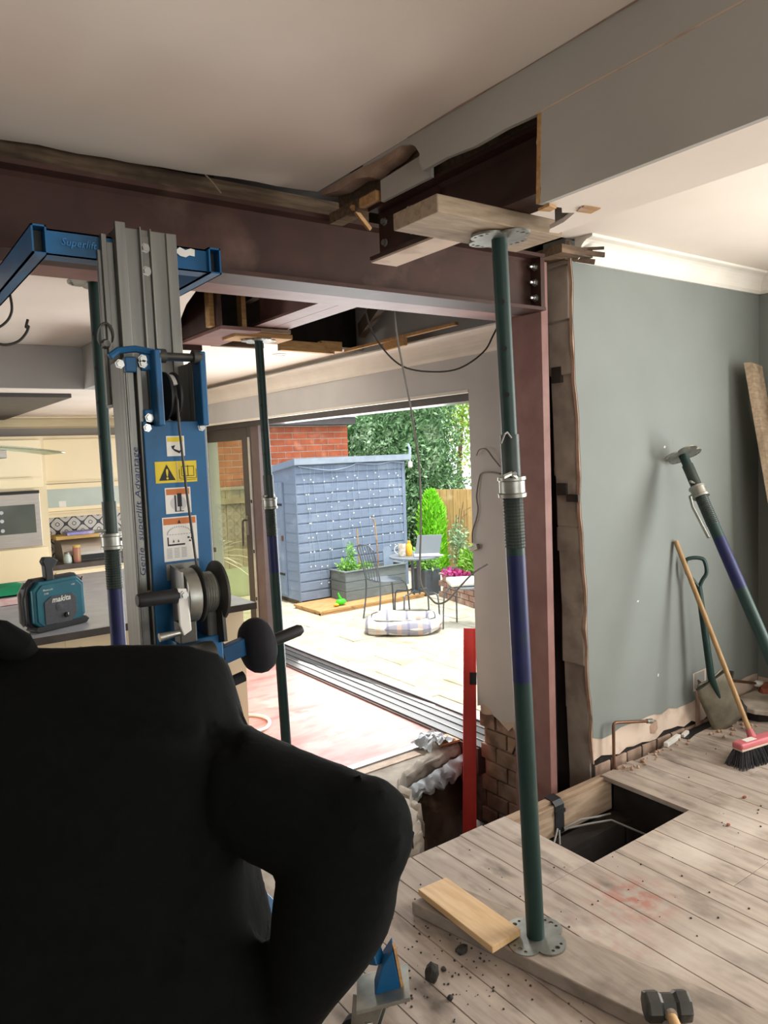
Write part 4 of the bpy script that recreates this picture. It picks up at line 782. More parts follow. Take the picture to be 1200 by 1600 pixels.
# fork carriage: cross bars and two arms running under the beam
g_ = G()
def tubebox(g, a, b, wz, wy, t=.004):
    """open-ended rectangular hollow section"""
    a, b = V(a), V(b); d = (b-a).normalized(); s = V((0, 0, 1)); q = d.cross(s).normalized(); L = (b-a)/2; c = (a+b)/2
    g.obox(c+s*(wz/2-t/2), L, q*wy/2, s*t/2); g.obox(c-s*(wz/2-t/2), L, q*wy/2, s*t/2); g.obox(c+q*(wy/2-t/2), L, q*t/2, s*wz/2); g.obox(c-q*(wy/2-t/2), L, q*t/2, s*wz/2); return g
tubebox(G(), (.416, 1.905, 2.036), (.809, 1.905, 2.036), .060, .05).build('fork_crossbar', 'lift_blue', lf)
for x in (.399, .826):
    tubebox(G(), (x, 1.865, 2.036), (x, 2.52, 2.036), .066, .033).build('fork_arm', 'lift_blue', lf)
    G().box(x-.0122, x+.0122, 1.900, 1.905, 2.008, 2.064).build('mouth_shade', 'black', lf)  # black block stands for the shade inside the open tube end
G().prism([(.722, 1.8745, 2.05), (.735, 1.8745, 2.062), (.750, 1.8745, 2.056), (.764, 1.8745, 2.062), (.775, 1.8745, 2.060), (.774, 1.8745, 2.043), (.760, 1.8745, 2.044), (.75, 1.8745, 2.038), (.735, 1.8745, 2.040)], (0, -.0012, 0)).build('peeled_sticker', 'dust_white', lf)
text('worn_lettering', 'Superlift', .024, mat('worn_blue_ink', '#2a6da8', '#3b7ab0', 40, .6), lf, (.487, 1.8746, 2.038), (1, 0, -.02), (0, 0, 1), .0003, shear=.25)
# base: legs and casters
g_ = G(); g_.box(.52, .72, 1.76, 1.90, .06, .14); g_.box(.30, .36, 1.5, 2.9, .07, .13); g_.box(.925, .985, 1.76, 2.9, .07, .13); g_.box(.30, .985, 1.78, 1.85, .07, .13)
g_.bar((.972, 1.45, .285), (.945, 1.80, .13), .05, .03)
g_.build('base_frame', 'lift_blue', lf, bevel=.004)
g_ = G(); g_.prism([(.962, 1.42, .27), (.985, 1.405, .31), (1.003, 1.40, .20), (.945, 1.434, .195)], (.03, .045, 0)); g_.build('caster_bracket', 'lift_blue', lf, bevel=.003)
G().prism([(.986, 1.403, .315), (.992, 1.400, .315), (1.010, 1.397, .20), (1.003, 1.40, .20)], (.01, .02, 0)).build('bracket_edge', 'rawwood', lf)
G().obox((.975, 1.44, .197), (.055, -.035, .012), (.035, .05, 0), (0, 0, .005)).build('caster_plate', 'galv', lf, bevel=.001)
g_ = G()
ca = V((.86, .50, 0)).normalized(); cb = V((.5, -.86, 0)).normalized()
for s_ in (-1, 1): g_.prism([V((.95, 1.46, .19))+cb*(.05)+ca*s_*.026, V((.95, 1.46, .19))-cb*.035+ca*s_*.026, V((.95, 1.46, .065))-cb*.05+ca*s_*.026, V((.95, 1.46, .04))-cb*.03+ca*s_*.026, V((.95, 1.46, .05))+cb*.0+ca*s_*.026], ca*.004)
g_.build('caster_fork', 'galv', lf, bevel=.001)
G().lathe(V((.95, 1.46, .058))-cb*.03-ca*.018, ca, [(.02, 0), (.050, .001), (.057, .006), (.057, .030), (.050, .035), (.02, .036)], 26).build('caster_wheel', 'rubber', lf, smooth=True)
G().lathe(V((.95, 1.46, .058))-cb*.03-ca*.034, ca, [(.009, 0), (.009, .072)], 8).build('axle_bolt', 'bolt', lf)
G().tube([V((.915, 1.42, .15)), V((.90, 1.40, .10)), V((.915, 1.39, .03))], .010, 8).build('brake_pedal', 'galv', lf, smooth=True)
G().lathe((1.005, 1.455, .20), (0, 0, 1), [(.012, 0), (.012, .012), (.008, .012), (.008, .022)], 6).build('bolt', 'bolt', lf)
for x, y in ((.33, 1.55), (.33, 2.85), (.955, 2.85), (.62, 1.83)):
    G().lathe((x-.015, y, .035), (1, 0, 0), [(.01, 0), (.035, .001), (.035, .029), (.01, .03)], 18).build('caster_wheel', 'rubber', lf, smooth=True)

# ================================================================ LOOSE CABLES
def cable(name, pts, r, label, m='cable_black', grp=None):
    o = G().tube(pts, r, 8).build(name, m, smooth=True); tag(o, label, 'cable', grp); return o
cable('hanging_cable', smooth_pts([(1.90, 2.75, 2.25), (1.93, 2.75, 2.10), (2.0, 2.75, 1.99), (2.09, 2.72, 1.905), (2.22, 2.68, 1.88), (2.36, 2.64, 1.895), (2.48, 2.60, 1.97), (2.53, 2.58, 2.05), (2.56, 2.56, 2.12)]), .004, 'dark cable sagging in a loop from the ceiling hole to the red column')
cable('hanging_cable', smooth_pts([(2.05, 2.72, 2.25), (2.055, 2.71, 2.05), (2.075, 2.70, 1.90), (2.10, 2.68, 1.70), (2.118, 2.66, 1.45), (2.118, 2.66, 1.20), (2.103, 2.66, 1.0), (2.108, 2.66, .90), (2.16, 2.66, .83), (2.20, 2.66, .80), (2.26, 2.66, .805), (2.33, 2.65, .86), (2.40, 2.63, .92), (2.47, 2.60, .96)]), .0045, 'long cable hanging straight down in front of the garden shed, its end hooked up', 'cable_grey')
cable('ceiling_wire', smooth_pts([(.44, 2.55, 2.10), (.452, 2.55, 2.02), (.445, 2.55, 1.98), (.42, 2.55, 1.95), (.38, 2.55, 1.93)]), .004, 'short black wire bent below the blue fork arm at the left edge')
cable('ceiling_wire', smooth_pts([(.485, 2.5, 1.965), (.478, 2.5, 1.94), (.486, 2.5, 1.945), (.475, 2.5, 1.92), (.45, 2.5, 1.895), (.41, 2.5, 1.885), (.36, 2.5, 1.90)]), .004, 'lower black wire with curled end, in front of the white extension ceiling')
# wires and a connector on the pier
cable('wall_wire', smooth_pts([(BX-.006, 2.905, 1.375), (BX-.012, 2.98, 1.385), (BX-.008, 3.05, 1.378), (BX-.01, 3.07, 1.345), (BX-.014, 3.09, 1.25), (BX-.01, 3.085, 1.18), (BX-.012, 3.10, 1.12), (BX-.01, 3.135, 1.05), (BX-.01, 3.14, .98)], 5), .0045, 'grey wire running down the edge of the pale pier to a connector', 'cable_grey')
cable('wall_wire', smooth_pts([(BX-.01, 2.90, 1.415), (BX-.03, 2.93, 1.46), (BX-.035, 2.98, 1.512), (BX-.03, 3.04, 1.51), (BX-.02, 3.075, 1.48)], 5), .004, 'short wire arching out of the pale pier, higher of two', 'cable_grey')
cc = thing('cable_connector', 'grey block connector on the edge of the pale pier', 'connector', (BX-.02, 3.13, .95))
G().obox((BX-.02, 3.115, .955), (0, .034, -.012), (.010, 0, 0), (0, .004, .014)).build('connector_body', 'galv', cc, bevel=.002)
for i in range(3): G().tube([(BX-.02, 3.145, .955+.006*i), (BX-.03, 3.175, .95+.008*i), (BX-.03, 3.19, .945+.012*i)], .002, 6).build('wire_tail', 'alu_light', cc)
cable('wall_wire', smooth_pts([(BX+.0, 2.70, .03), (BX-.012, 2.76, -.01), (BX-.015, 2.80, -.06), (BX-.02, 2.83, -.13), (BX-.02, 2.85, -.17)], 5), .006, 'dark cable stub hanging from the torn foot of the pier', 'cable_black')
o = G().tube(smooth_pts([(1.95, 4.60, BF+.012), (2.05, 4.62, BF+.012), (2.14, 4.55, BF+.012), (2.16, 4.42, BF+.012), (2.08, 4.30, BF+.012), (1.95, 4.28, BF+.012)]), .011, 8).build('floor_hose', 'dust_white', smooth=True); tag(o, 'white hose looped on the pink floor by the far prop', 'hose')
bu = thing('plastic_tub', 'pale plastic tub on the pink floor behind the transport wheel', 'tub', (2.16, 5.05, BF))
G().lathe((2.16, 5.05, BF+.001), (0, 0, 1), [(.09, 0), (.095, .01), (.11, .18), (.118, .185), (.118, .20), (.10, .20), (.09, .05)], 24).build('tub_body', 'membrane', bu, smooth=True)
G().tube([V((2.16+.12*math.cos(t), 5.05+.03, BF+.19+.06*math.sin(t))) for t in [i*PI/10 for i in range(11)]], .004, 6).build('tub_handle', 'dust_white', bu, smooth=True)

# ================================================================ KITCHEN
wu = thing('kitchen_island', 'kitchen island with grey worktop and cream end panels behind the lift', 'cabinet', (1.2, 5.2, BF))
G().box(-.6, 1.88, 4.12, 6.05, BF, .61).build('carcass', 'cream', wu)
G().box(-.65, 1.93, 4.04, 6.15, .612, .65).build('island_worktop', 'island_top', wu, bevel=.003)
G().box(-.652, 1.932, 4.035, 4.0445, .611, .6495).build('worktop_edge', 'worktop', wu)
for x in (.80, .935, 1.28, 1.5): G().tube([(x, 4.12, .45), (x, 4.09, .45), (x, 4.09, .54), (x, 4.12, .54)], .012, 8).build('handle', 'cream_edge', wu, smooth=True)
for x in (.4, .86, 1.4): G().box(x, x+.004, 4.118, 4.1205, BF+.1, .60).build('door_gap', 'cream_edge', wu)
# radio
rd = thing('jobsite_radio', 'teal and black jobsite radio with a carry handle up, on the island worktop', 'radio', (.86, 4.21, .651))
ra = V((.93, .36, 0)).normalized(); rb_ = V((-.36, .93, 0)).normalized(); rz = V((0, 0, 1)); R0 = V((.858, 4.215, .651)); RS = 1.13
# the frame of its front: u to the right, w up
def RP(u, w, d=0): return R0 + (ra*u + rz*w + rb_*d)*RS
def octo(hw, z0, z1, c, d): return [RP(-hw+c, z0, d), RP(hw-c, z0, d), RP(hw, z0+c, d), RP(hw, z1-c, d), RP(hw-c, z1, d), RP(-hw+c, z1, d), RP(-hw, z1-c, d), RP(-hw, z0+c, d)]
TEAL = mat('teal_plastic', '#0f5f70', '#0d5665', 12, .45); MT['teal'] = TEAL
G().prism(octo(.132, .012, .232, .035, -.02), rb_*.10).build('body', 'teal', rd, bevel=.006)
G().prism(octo(.118, .02, .218, .03, -.026), rb_*.008).build('front_panel', 'teal', rd, bevel=.003)
G().prism(octo(.148, 0, .245, .04, .01), rb_*.05).build('bumper', 'black', rd, bevel=.006)
G().prism([RP(-.12, 0, -.03), RP(.13, 0, -.03), RP(.145, .018, -.03), RP(.13, .032, -.03), RP(-.125, .026, -.03), RP(-.14, .012, -.03)], rb_*.09).build('base_bumper', 'black', rd, bevel=.004)
G().prism([RP(-.085, .03, -.030), RP(.05, .025, -.030), RP(.082, .06, -.030), RP(.082, .135, -.030), RP(.06, .158, -.030), RP(-.05, .158, -.030), RP(-.085, .135, -.030)], rb_*.006).build('speaker_grille', mat('dark_grille', '#47494d', '#3d3f43', 80, .6), rd, bevel=.002)
G().lathe(RP(-.01, .105, -.0305), -rb_, [(.022, 0), (.022, .001), (.004, .003)], 20).build('speaker_cone', bpy.data.materials['dark_grille'], rd)
G().lathe(RP(.022, .06, -.03), -rb_, [(.014, 0), (.013, .012), (.004, .014)], 14).build('knob', 'black', rd)
G().obox(RP(.022, .066, -.046), ra*.002, rz*.006, rb_*.001).build('knob_mark', 'dust_white', rd)
text('brand_lettering', 'makita', .041, 'dust_white', rd, RP(.0, .140, -.0315), ra, rz, .0004, shear=.25, bold=.0009)
text('small_lettering', 'Bluetooth', .014, 'dust_white', rd, RP(-.06, .192, -.0265), ra, rz, .0003)
text('small_lettering', 'DAB', .013, 'dust_white', rd, RP(-.07, .175, -.0265), ra, rz, .0003)
text('small_lettering', 'USB', .012, 'dust_white', rd, RP(.07, .197, -.0265), ra, rz, .0003)
hdg = G(); hdg.prism([RP(-.050, .20, -.005), RP(-.008, .195, -.005), RP(-.012, .285, -.005), RP(.002, .298, -.005), RP(.018, .318, -.005), RP(-.012, .338, -.005), RP(-.050, .342, -.005), RP(-.064, .322, -.005), RP(-.054, .30, -.005)], rb_*.034)
hdg.build('carry_handle', 'black', rd, bevel=.005)
G().tube([RP(-.14, .04, .04), RP(-.165, .05, .0), RP(-.17, .16, .0), RP(-.15, .215, .0), RP(-.11, .235, .02)], .008, 8).build('side_guard', 'black', rd, smooth=True)
G().tube([RP(-.135, .03, .06), RP(-.15, .05, .06), RP(-.15, .18, .06), RP(-.12, .225, .06)], .010, 8).build('side_guard', 'cable_grey', rd, smooth=True)
G().tube([RP(.10, .215, .02), RP(.14, .205, .01), RP(.146, .22, .01)], .004, 6).build('antenna_clip', 'black', rd)
# cloths on the island
def cloth(x0, x1, y0, y1, z, h, seed):
    return G().grid(lambda u, v: (x0+(x1-x0)*u, y0+(y1-y0)*v, z+(h*(.5+.8*noise.noise((u*3+seed, v*3, seed))))*min(1, 8*u, 8*(1-u), 8*v, 8*(1-v))), 24, 16)
o = cloth(.35, 1.0, 5.45, 5.95, .662, .05, 2).build('green_cloth', mat('green_cloth', '#1d9a68', '#17855a', 6, .9), smooth=True); tag(o, 'green cloth heaped on the island worktop left of the radio', 'cloth')
o = cloth(.40, .93, 5.12, 5.36, .653, .03, 5).build('pink_cloth', mat('pink_white_cloth', '#dfa4a6', '#e7ded9', 9, .9), smooth=True); tag(o, 'pink and white cloth in front of the green cloth on the island', 'cloth')
# tall oven unit
tu = thing('tall_oven_unit', 'cream tall unit with a built-in oven at the left edge', 'cabinet', (1.0, 7.1, BF))
G().box(-.5, 1.375, 6.84, 7.36, BF, 1.765).build('carcass', 'cream_edge', tu)
G().box(.78, 1.345, 6.815, 6.84, 1.335, 1.735).build('door', 'cream', tu, bevel=.003)
G().box(.85, 1.265, 6.79, 6.815, 1.405, 1.42).build('handle_rail', 'cream_edge', tu)
G().box(.78, 1.345, 6.815, 6.84, BF+.1, .825).build('door', 'cream', tu, bevel=.003)
ov = G().box(.78, 1.305, 6.80, 6.84, .84, 1.285).build('oven_front', 'steel', tu, bevel=.003)
G().box(.78, 1.305, 6.798, 6.81, 1.286, 1.31).build('oven_vent', 'black', tu)
G().box(.78, 1.262, 6.795, 6.801, .955, 1.195).build('oven_window', 'oven_glass', ov)
G().box(.72, .94, 6.79, 6.796, 1.05, 1.17).build('oven_display', 'alu_light', ov)
for z in (.99, 1.07, 1.14): G().lathe((1.005, 6.794, z), (0, -1, 0), [(.016, 0), (.015, .004)], 10).build('oven_symbol', 'alu_light', ov)
for x in (.86, .93): G().lathe((x, 6.80, 1.24), (0, -1, 0), [(.012, 0), (.012, .01)], 12).build('oven_button', 'alu_light', ov)
G().box(.80, .96, 6.79, 6.802, .875, .898).build('oven_handle', 'black', ov)
# wall cabinets
wl = thing('wall_cabinet', 'cream wall cabinet with a lift-up door above the patterned tiles', 'cabinet', (1.7, 7.2, 1.05))
G().box(1.38, 2.9, 7.12, 7.38, 1.045, 1.775).build('carcass', 'cream_edge', wl)
for x0, x1 in ((1.40, 2.12), (2.13, 2.86)):
    d_ = G().box(x0, x1, 7.10, 7.12, 1.36, 1.745).build('door', 'cream', wl, bevel=.003)
    G().box(x0, x1, 7.08, 7.10, 1.352, 1.366).build('handle_rail', 'cream_edge', d_)
    f_ = G().box(x0, x1, 7.10, 7.12, 1.30, 1.345).box(x0, x1, 7.10, 7.12, 1.10, 1.135).box(x0, x0+.025, 7.10, 7.12, 1.135, 1.30).box(x1-.025, x1, 7.10, 7.12, 1.135, 1.30).build('glass_door', 'cream', wl, bevel=.002)
    G().box(x0+.024, x1-.024, 7.106, 7.112, 1.134, 1.301).build('frosted_pane', 'frosted', f_)
    G().box(x0, x1, 7.08, 7.10, 1.085, 1.098).build('handle_rail', 'cream_edge', wl)
G().box(1.52, 1.58, 7.1035, 7.1055, 1.136, 1.19).build('glass_silhouette', 'dust_white', wl)
# back worktop with drawers, tiles
wb = thing('base_cabinet', 'cream base cabinet under a dark worktop in front of the patterned tiles', 'cabinet', (1.8, 7.1, BF))
G().box(1.38, 2.85, 6.86, 7.36, BF, .605).build('carcass', 'cream', wb)
G().box(1.376, 2.87, 6.83, 7.38, .607, .65).build('worktop', 'worktop', wb, bevel=.003)
G().box(1.40, 2.84, 6.845, 6.86, .47, .585).build('drawer', 'cream', wb, bevel=.003)
G().box(1.40, 2.84, 6.845, 6.86, .30, .455).build('drawer', 'cream', wb, bevel=.003)
def tile_mat():
    m = bpy.data.materials.new('patterned_tile'); m.use_nodes = True; nt = m.node_tree; b = nt.nodes['Principled BSDF']; b.inputs['Roughness'].default_value = .3
    tc = nt.nodes.new('ShaderNodeTexCoord'); sp = nt.nodes.new('ShaderNodeSeparateXYZ'); nt.links.new(tc.outputs['Object'], sp.inputs[0])
    def mth(op, a, b_=None, c=None):
        n = nt.nodes.new('ShaderNodeMath'); n.operation = op
        for i, q in enumerate((a, b_, c)):
            if q is None: continue
            if isinstance(q, (int, float)): n.inputs[i].default_value = q
            else: nt.links.new(q, n.inputs[i])
        return n.outputs[0]
    k = 2*PI/.148
    cx, cz = mth('COSINE', mth('MULTIPLY', sp.outputs[0], k)), mth('COSINE', mth('MULTIPLY', sp.outputs[2], k))
    lat = mth('ABSOLUTE', mth('ADD', cx, cz)); line = mth('LESS_THAN', lat, .26)
    k2 = 4*PI/.148; q = mth('ADD', mth('COSINE', mth('MULTIPLY', sp.outputs[0], k2)), mth('COSINE', mth('MULTIPLY', sp.outputs[2], k2)))
    d1 = mth('MULTIPLY', mth('GREATER_THAN', lat, 1.45), mth('LESS_THAN', mth('ABSOLUTE', mth('SUBTRACT', q, 1.15)), .30)); tot = mth('MAXIMUM', line, d1)
    x = nt.nodes.new('ShaderNodeMix'); x.data_type = 'RGBA'; x.inputs[6].default_value = lin('#ded9d2'); x.inputs[7].default_value = lin('#2e2d2f')
    nt.links.new(tot, x.inputs[0]); nt.links.new(x.outputs[2], b.inputs['Base Color']); return m
TM = tile_mat()
for i in range(10):
    for j in range(3): struct('tile', G().box(1.38+i*.148+.0006, 1.38+(i+1)*.148-.0006, 7.388, 7.398, .652+j*.131, .652+(j+1)*.131-.0012), TM, kw)
# appliances and jars on the back worktop
tb_ = thing('bread_bin', 'steel roll-top bread bin on the back worktop', 'bread bin', (1.72, 7.15, .65))
G().prism([(1.50, 7.0+.15*(1-math.cos(t)), .651+.03+.165*math.sin(t)) for t in [i*PI/2/8 for i in range(9)]]+[(1.50, 7.32, .846), (1.50, 7.32, .651), (1.50, 7.0, .651)], (.40, 0, 0)).build('bin_body', 'steel', tb_, smooth=True)
G().box(1.51, 1.89, 6.985, 7.0, .655, .70).build('bin_front', 'black', tb_)
o = G().box(1.46, 1.83, 7.03, 7.28, .848, .878).build('bread_packet', mat('bread_bag', '#c7a765', '#a98a50', 9, .7)); tag(o, 'tan packet lying on top of the steel bread bin', 'packet')
o = G().box(1.56, 1.80, 7.05, 7.24, .879, .905).build('magazine_pile', mat('printed_bag', '#b9a8d4', '#6d7ac0', 14, .5)); tag(o, 'blue and lilac packet on top of the tan packet', 'packet')
jr = thing('storage_jar', 'tall jar with gold lid beside the steel bread bin', 'jar', (1.60, 6.93, .65))
G().lathe((1.60, 6.93, .651), (0, 0, 1), [(.032, 0), (.034, .01), (.034, .12), (.03, .128)], 16).build('jar_body', mat('pickle_jar', '#9a7a4f', '#b86a6f', 12, .3), jr, smooth=True)
G().lathe((1.60, 6.93, .780), (0, 0, 1), [(.034, 0), (.034, .018), (.03, .022)], 16).build('lid', mat('gold_lid', '#c6ad5f'), jr, smooth=True)
jr = thing('salt_jar', 'squat white glass jar left of the gold-lidded jar', 'jar', (1.52, 6.93, .65))
G().lathe((1.52, 6.93, .651), (0, 0, 1), [(.034, 0), (.037, .01), (.035, .05), (.022, .07), (.022, .08)], 16).build('jar_body', 'frosted', jr, smooth=True)
G().lathe((1.52, 6.93, .732), (0, 0, 1), [(.024, 0), (.024, .014)], 16).build('lid', 'alu', jr)
cable('appliance_lead', smooth_pts([(1.93, 7.1, .660), (2.0, 6.95, .658), (2.03, 6.82, .658), (2.035, 6.812, .60), (2.04, 6.815, .50)]), .005, 'pale lead hanging over the edge of the dark back worktop', 'cable_grey')
# curved glass cooker hood hanging over the island
hdn = thing('cooker_hood', 'curved glass and steel cooker hood over the island at the left edge', 'hood', (.45, 4.7, 1.6))
def hoodg(u, v):
    x = -.25+1.21*u; z = 1.575+.062*math.sin(PI*min(1, max(0, .12+.86*(1-abs(u*2-1)**1.3)))*.5); return (x, 4.50+.5*(v-.5), z)
o = G().grid(hoodg, 24, 6).build('glass_canopy', 'hood_glass', hdn, smooth=True); so = o.modifiers.new('t', 'SOLIDIFY'); so.thickness = .008
G().box(.05, .68, 4.28, 4.75, 1.562, 1.606).build('hood_body', 'steel', hdn, bevel=.004)
G().box(.20, .46, 4.42, 4.62, 1.60, 1.957).build('hood_chimney', 'steel', hdn)
# ================================================================ GARDEN
ZG = -.50
gr = struct('ground', G().box(2.95, 26, -3, 26, ZG-.3, ZG-.035), 'mortar')
SLAB = per_piece(overlay(overlay(mat('buff_paving', '#b9b2a0', '#a8a08c', 6, .9, bump=.15), '#8d8872', 4, .55, .75), '#cfc9b8', 3, .5, .7, seed=5), .07)
y = 3.0; r = 0
while y < 9.6:
    h = (.6, .45, .6, .3)[r % 4]; x = 3.22 - (.3 if r % 2 else 0)
    while x < 7.4:
        wd_ = rnd.choice((.6, .45, .6, .75)); dz_ = rnd.uniform(-.004, .004)
        if x+wd_ > 3.25 and x < 2.6+y*.62:
            x0_ = max(x, 3.21); G().box(x0_+.004, x+wd_-.004, y+.004, y+h-.004, ZG-.04, ZG+dz_).build('paving_slab', SLAB, gr, bevel=.005, segs=1)
        x += wd_
    y += h; r += 1
G().box(2.9, 3.21, 3.12, 9, ZG-.2, BF-.15).build('step_riser', 'mortar', gr)
# shed: shiplap boards, side with door, sloping roof
BLUE = per_piece(overlay(mat('grey_blue_shed_paint', '#78869c', '#717f94', 5, .7, bump=.05, stretch=(1, 6, 12)), '#8b98ab', 4, .55, .75), .035)
sh = thing('garden_shed', 'blue-grey painted timber shed with sloping roof standing on the patio', 'shed', (5.7, 9.2, ZG))
SX0, SX1, SY0, SY1 = 4.79, 6.60, 8.64, 10.02
n = 14; bh = (1.40-(ZG+.07))/n
for i in range(n):
    z0 = ZG+.07+i*bh
    G().prism([(SX0, SY0, z0), (SX0, SY0+.03, z0), (SX0, SY0+.03, z0+bh-.004), (SX0, SY0+.013, z0+bh-.004), (SX0, SY0+.013, z0+bh-.016), (SX0, SY0+.003, z0+bh-.03)], (SX1-SX0, 0, 0)).build('cladding_board', BLUE, sh)
    if i < n-1:
        for ya, yb in ((SY0+.03, SY0+.34),):
            G().prism([(SX0, ya, z0), (SX0+.03, ya, z0), (SX0+.03, ya, z0+bh-.004), (SX0+.013, ya, z0+bh-.004), (SX0+.013, ya, z0+bh-.016), (SX0+.003, ya, z0+bh-.03)], (0, yb-ya, 0)).build('side_board', BLUE, sh)
G().box(SX0+.034, SX1-.03, SY0+.034, SY1, ZG+.07, 1.12).build('inner_walls', BLUE, sh)
G().prism([(SX0+.004, SY0+.035, ZG+.07), (SX0+.004, SY1, ZG+.07), (SX0+.004, SY1, 1.22), (SX0+.004, SY0+.035, 1.40)], (.03, 0, 0)).build('side_wall', BLUE, sh)
dr = G().box(SX0-.018, SX0+.004, SY0+.36, SY0+1.22, ZG+.10, 1.16).build('door', BLUE, sh, bevel=.002)
for i in range(8):
    y0 = SY0+.362+i*.107; G().box(SX0-.026, SX0-.018, y0, y0+.102, ZG+.11, 1.15).build('door_board', BLUE, dr)
for zz in (.84, -.12): G().box(SX0-.034, SX0-.027, SY0+.37, SY0+.62, zz, zz+.03).build('hinge', 'black', dr)
G().box(SX0-.04, SX0-.026, SY0+.37, SY0+.41, .36, .43).build('latch', 'copper', dr)
G().box(SX0-.006, SX0+.004, SY0-.006, SY0+.05, ZG+.06, 1.40).build('corner_trim', BLUE, sh)
G().box(SX1-.05, SX1+.006, SY0-.006, SY0+.004, ZG+.06, 1.37).build('corner_trim', BLUE, sh)
ROOF = mat('grey_felt_edge', '#9aa6b4', '#8b97a6', 7, .8)
rf = G(); rf.prism([(SX0-.03, SY0-.05, 1.39), (SX0-.03, SY0-.05, 1.475), (SX0-.03, SY1+.1, 1.265), (SX0-.03, SY1+.1, 1.18)], (SX1-SX0+.10, 0, 0))
rf.build('roof', ROOF, sh, bevel=.006)
G().box(SX0-.035, SX1+.075, SY0-.056, SY0-.05, 1.392, 1.474).build('fascia', ROOF, sh)
G().prism([(SX0-.036, SY0-.05, 1.392), (SX0-.036, SY0-.05, 1.474), (SX0-.036, SY1+.1, 1.264), (SX0-.036, SY1+.1, 1.182)], (.006, 0, 0)).build('bargeboard', BLUE, sh)
G().box(SX0+.1, SX1-.05, SY0+.02, SY0+.10, ZG, ZG+.07).build('bearer', 'oldwood', sh)
G().box(SX0+.05, SX0+.15, SY0+.05, SY1, ZG, ZG+.07).build('bearer', 'oldwood', sh)
# fairy lights draped on the shed front
fl_ = thing('fairy_lights', 'string of white curtain fairy lights hanging down the front of the blue shed', 'fairy lights', (5.7, 8.63, .4))
FW = mat('clear_wire', '#9fb0c6'); g_ = G(); bulbs = []
g_.tube(smooth_pts([(4.83, 8.625, 1.37), (5.1, 8.61, 1.325), (5.35, 8.61, 1.30), (5.6, 8.61, 1.33), (5.75, 8.62, 1.375)]), .006, 5)
g_.tube(smooth_pts([(5.75, 8.62, 1.375), (6.1, 8.61, 1.35), (6.35, 8.61, 1.375), (6.58, 8.61, 1.35)]), .006, 5)
for i in range(15):
    x = 4.86+i*.118; zb = rnd.choice((.0, .3, .15, -.1)) if i not in (2, 3) else -.25; zt = 1.36; k = 7; pts = []
    for j in range(k+1):
        t = j/k; pts.append((x+.03*math.sin(i*2.1+t*3)+(.16*t if i in (0,) else 0)+.012*math.sin(j*2.3+i), 8.622, zt+(zb-zt)*t))
    g_.tube(pts, .0017, 4)
    for j in range(1, k+1): bulbs.append((pts[j], i, j))
g_.build('light_wire', FW, fl_)
for (p, i, j) in bulbs:
    G().obox((p[0]+.012*((i+j) % 3-1), 8.618, p[2]+.02), (.0085, 0, .003), (0, .007, 0), (0, 0, .006)).build('bulb', 'dust_white', fl_)
lk = thing('lantern', 'small white lantern hung on the roof corner of the blue shed', 'lantern', (6.68, 8.6, 1.30))
G().lathe((6.68, 8.6, 1.27), (0, 0, 1), [(.02, 0), (.035, .02), (.035, .08), (.015, .10), (.008, .13)], 10).build('lantern_body', 'dust_white', lk)
G().tube([(6.68, 8.6, 1.40), (6.69, 8.6, 1.55), (6.67, 8.62, 1.62)], .02, 6).build('finial', FW, lk)
# timber platform in front of the shed
pl_ = thing('timber_platform', 'low sawn timber platform on the patio in front of the blue shed', 'platform', (5.4, 8.2, ZG))
for i, (y0, y1) in enumerate(((7.94, 8.17), (8.175, 8.40), (8.405, 8.62))): G().box(4.66+.0, 6.35, y0, y1, ZG+.03, ZG+.058).build('deck_board', 'rawwood', pl_, bevel=.002)
G().box(4.67, 6.34, 7.945, 7.985, ZG+.001, ZG+.03).box(4.67, 4.71, 7.95, 8.6, ZG+.001, ZG+.03).build('bearer', 'rawwood', pl_)
ZP = ZG+.059
pn = thing('timber_planter', 'long grey timber planter with herbs in front of the blue shed', 'planter', (5.7, 8.4, ZP))
PG = per_piece(overlay(mat('grey_planter_paint', '#6f7879', '#656e6f', 5, .8, bump=.05, stretch=(1, 1, 10)), '#7e8788', 4, .55, .75), .05)
for i in range(3):
    z0 = ZP+.003+i*.127
    G().box(5.23, 6.24, 8.21, 8.235, z0, z0+.122).build('front_board', PG, pn, bevel=.003)
    G().box(5.23, 5.255, 8.236, 8.60, z0, z0+.122).build('side_board', PG, pn, bevel=.003)
    G().box(6.215, 6.24, 8.236, 8.60, z0, z0+.122).build('side_board', PG, pn, bevel=.003)
G().box(5.23, 6.24, 8.58, 8.60, ZP, ZP+.384).build('back_board', PG, pn)
G().box(5.21, 6.26, 8.19, 8.245, ZP+.384, ZP+.40).box(5.21, 5.265, 8.245, 8.61, ZP+.384, ZP+.40).box(6.2, 6.26, 8.245, 8.61, ZP+.384, ZP+.40).build('top_rail', PG, pn, bevel=.003)
G().box(5.26, 6.21, 8.24, 8.58, ZP+.2, ZP+.34).build('soil', 'earth', pn)
LEAF = {}
def leafmat(name, a, b, c=None):
    m = mat(name, a, b, 3, .5, c3=c); bs_ = m.node_tree.nodes['Principled BSDF']; bs_.inputs['Transmission Weight'].default_value = 0; LEAF[name] = m; return m
leafmat('herb_leaf', '#6fa644', '#8fc25e'); leafmat('laurel_leaf', '#86a87d', '#adc6a2', '#6f9666'); leafmat('conifer_leaf', '#7cc92a', '#99e03c'); leafmat('yellow_leaf', '#a4bf4a', '#c7cf63', '#7fae45'); leafmat('grass_leaf', '#6fae3a', '#98c94f'); leafmat('dark_leaf', '#2e5a32', '#3f6e3c')
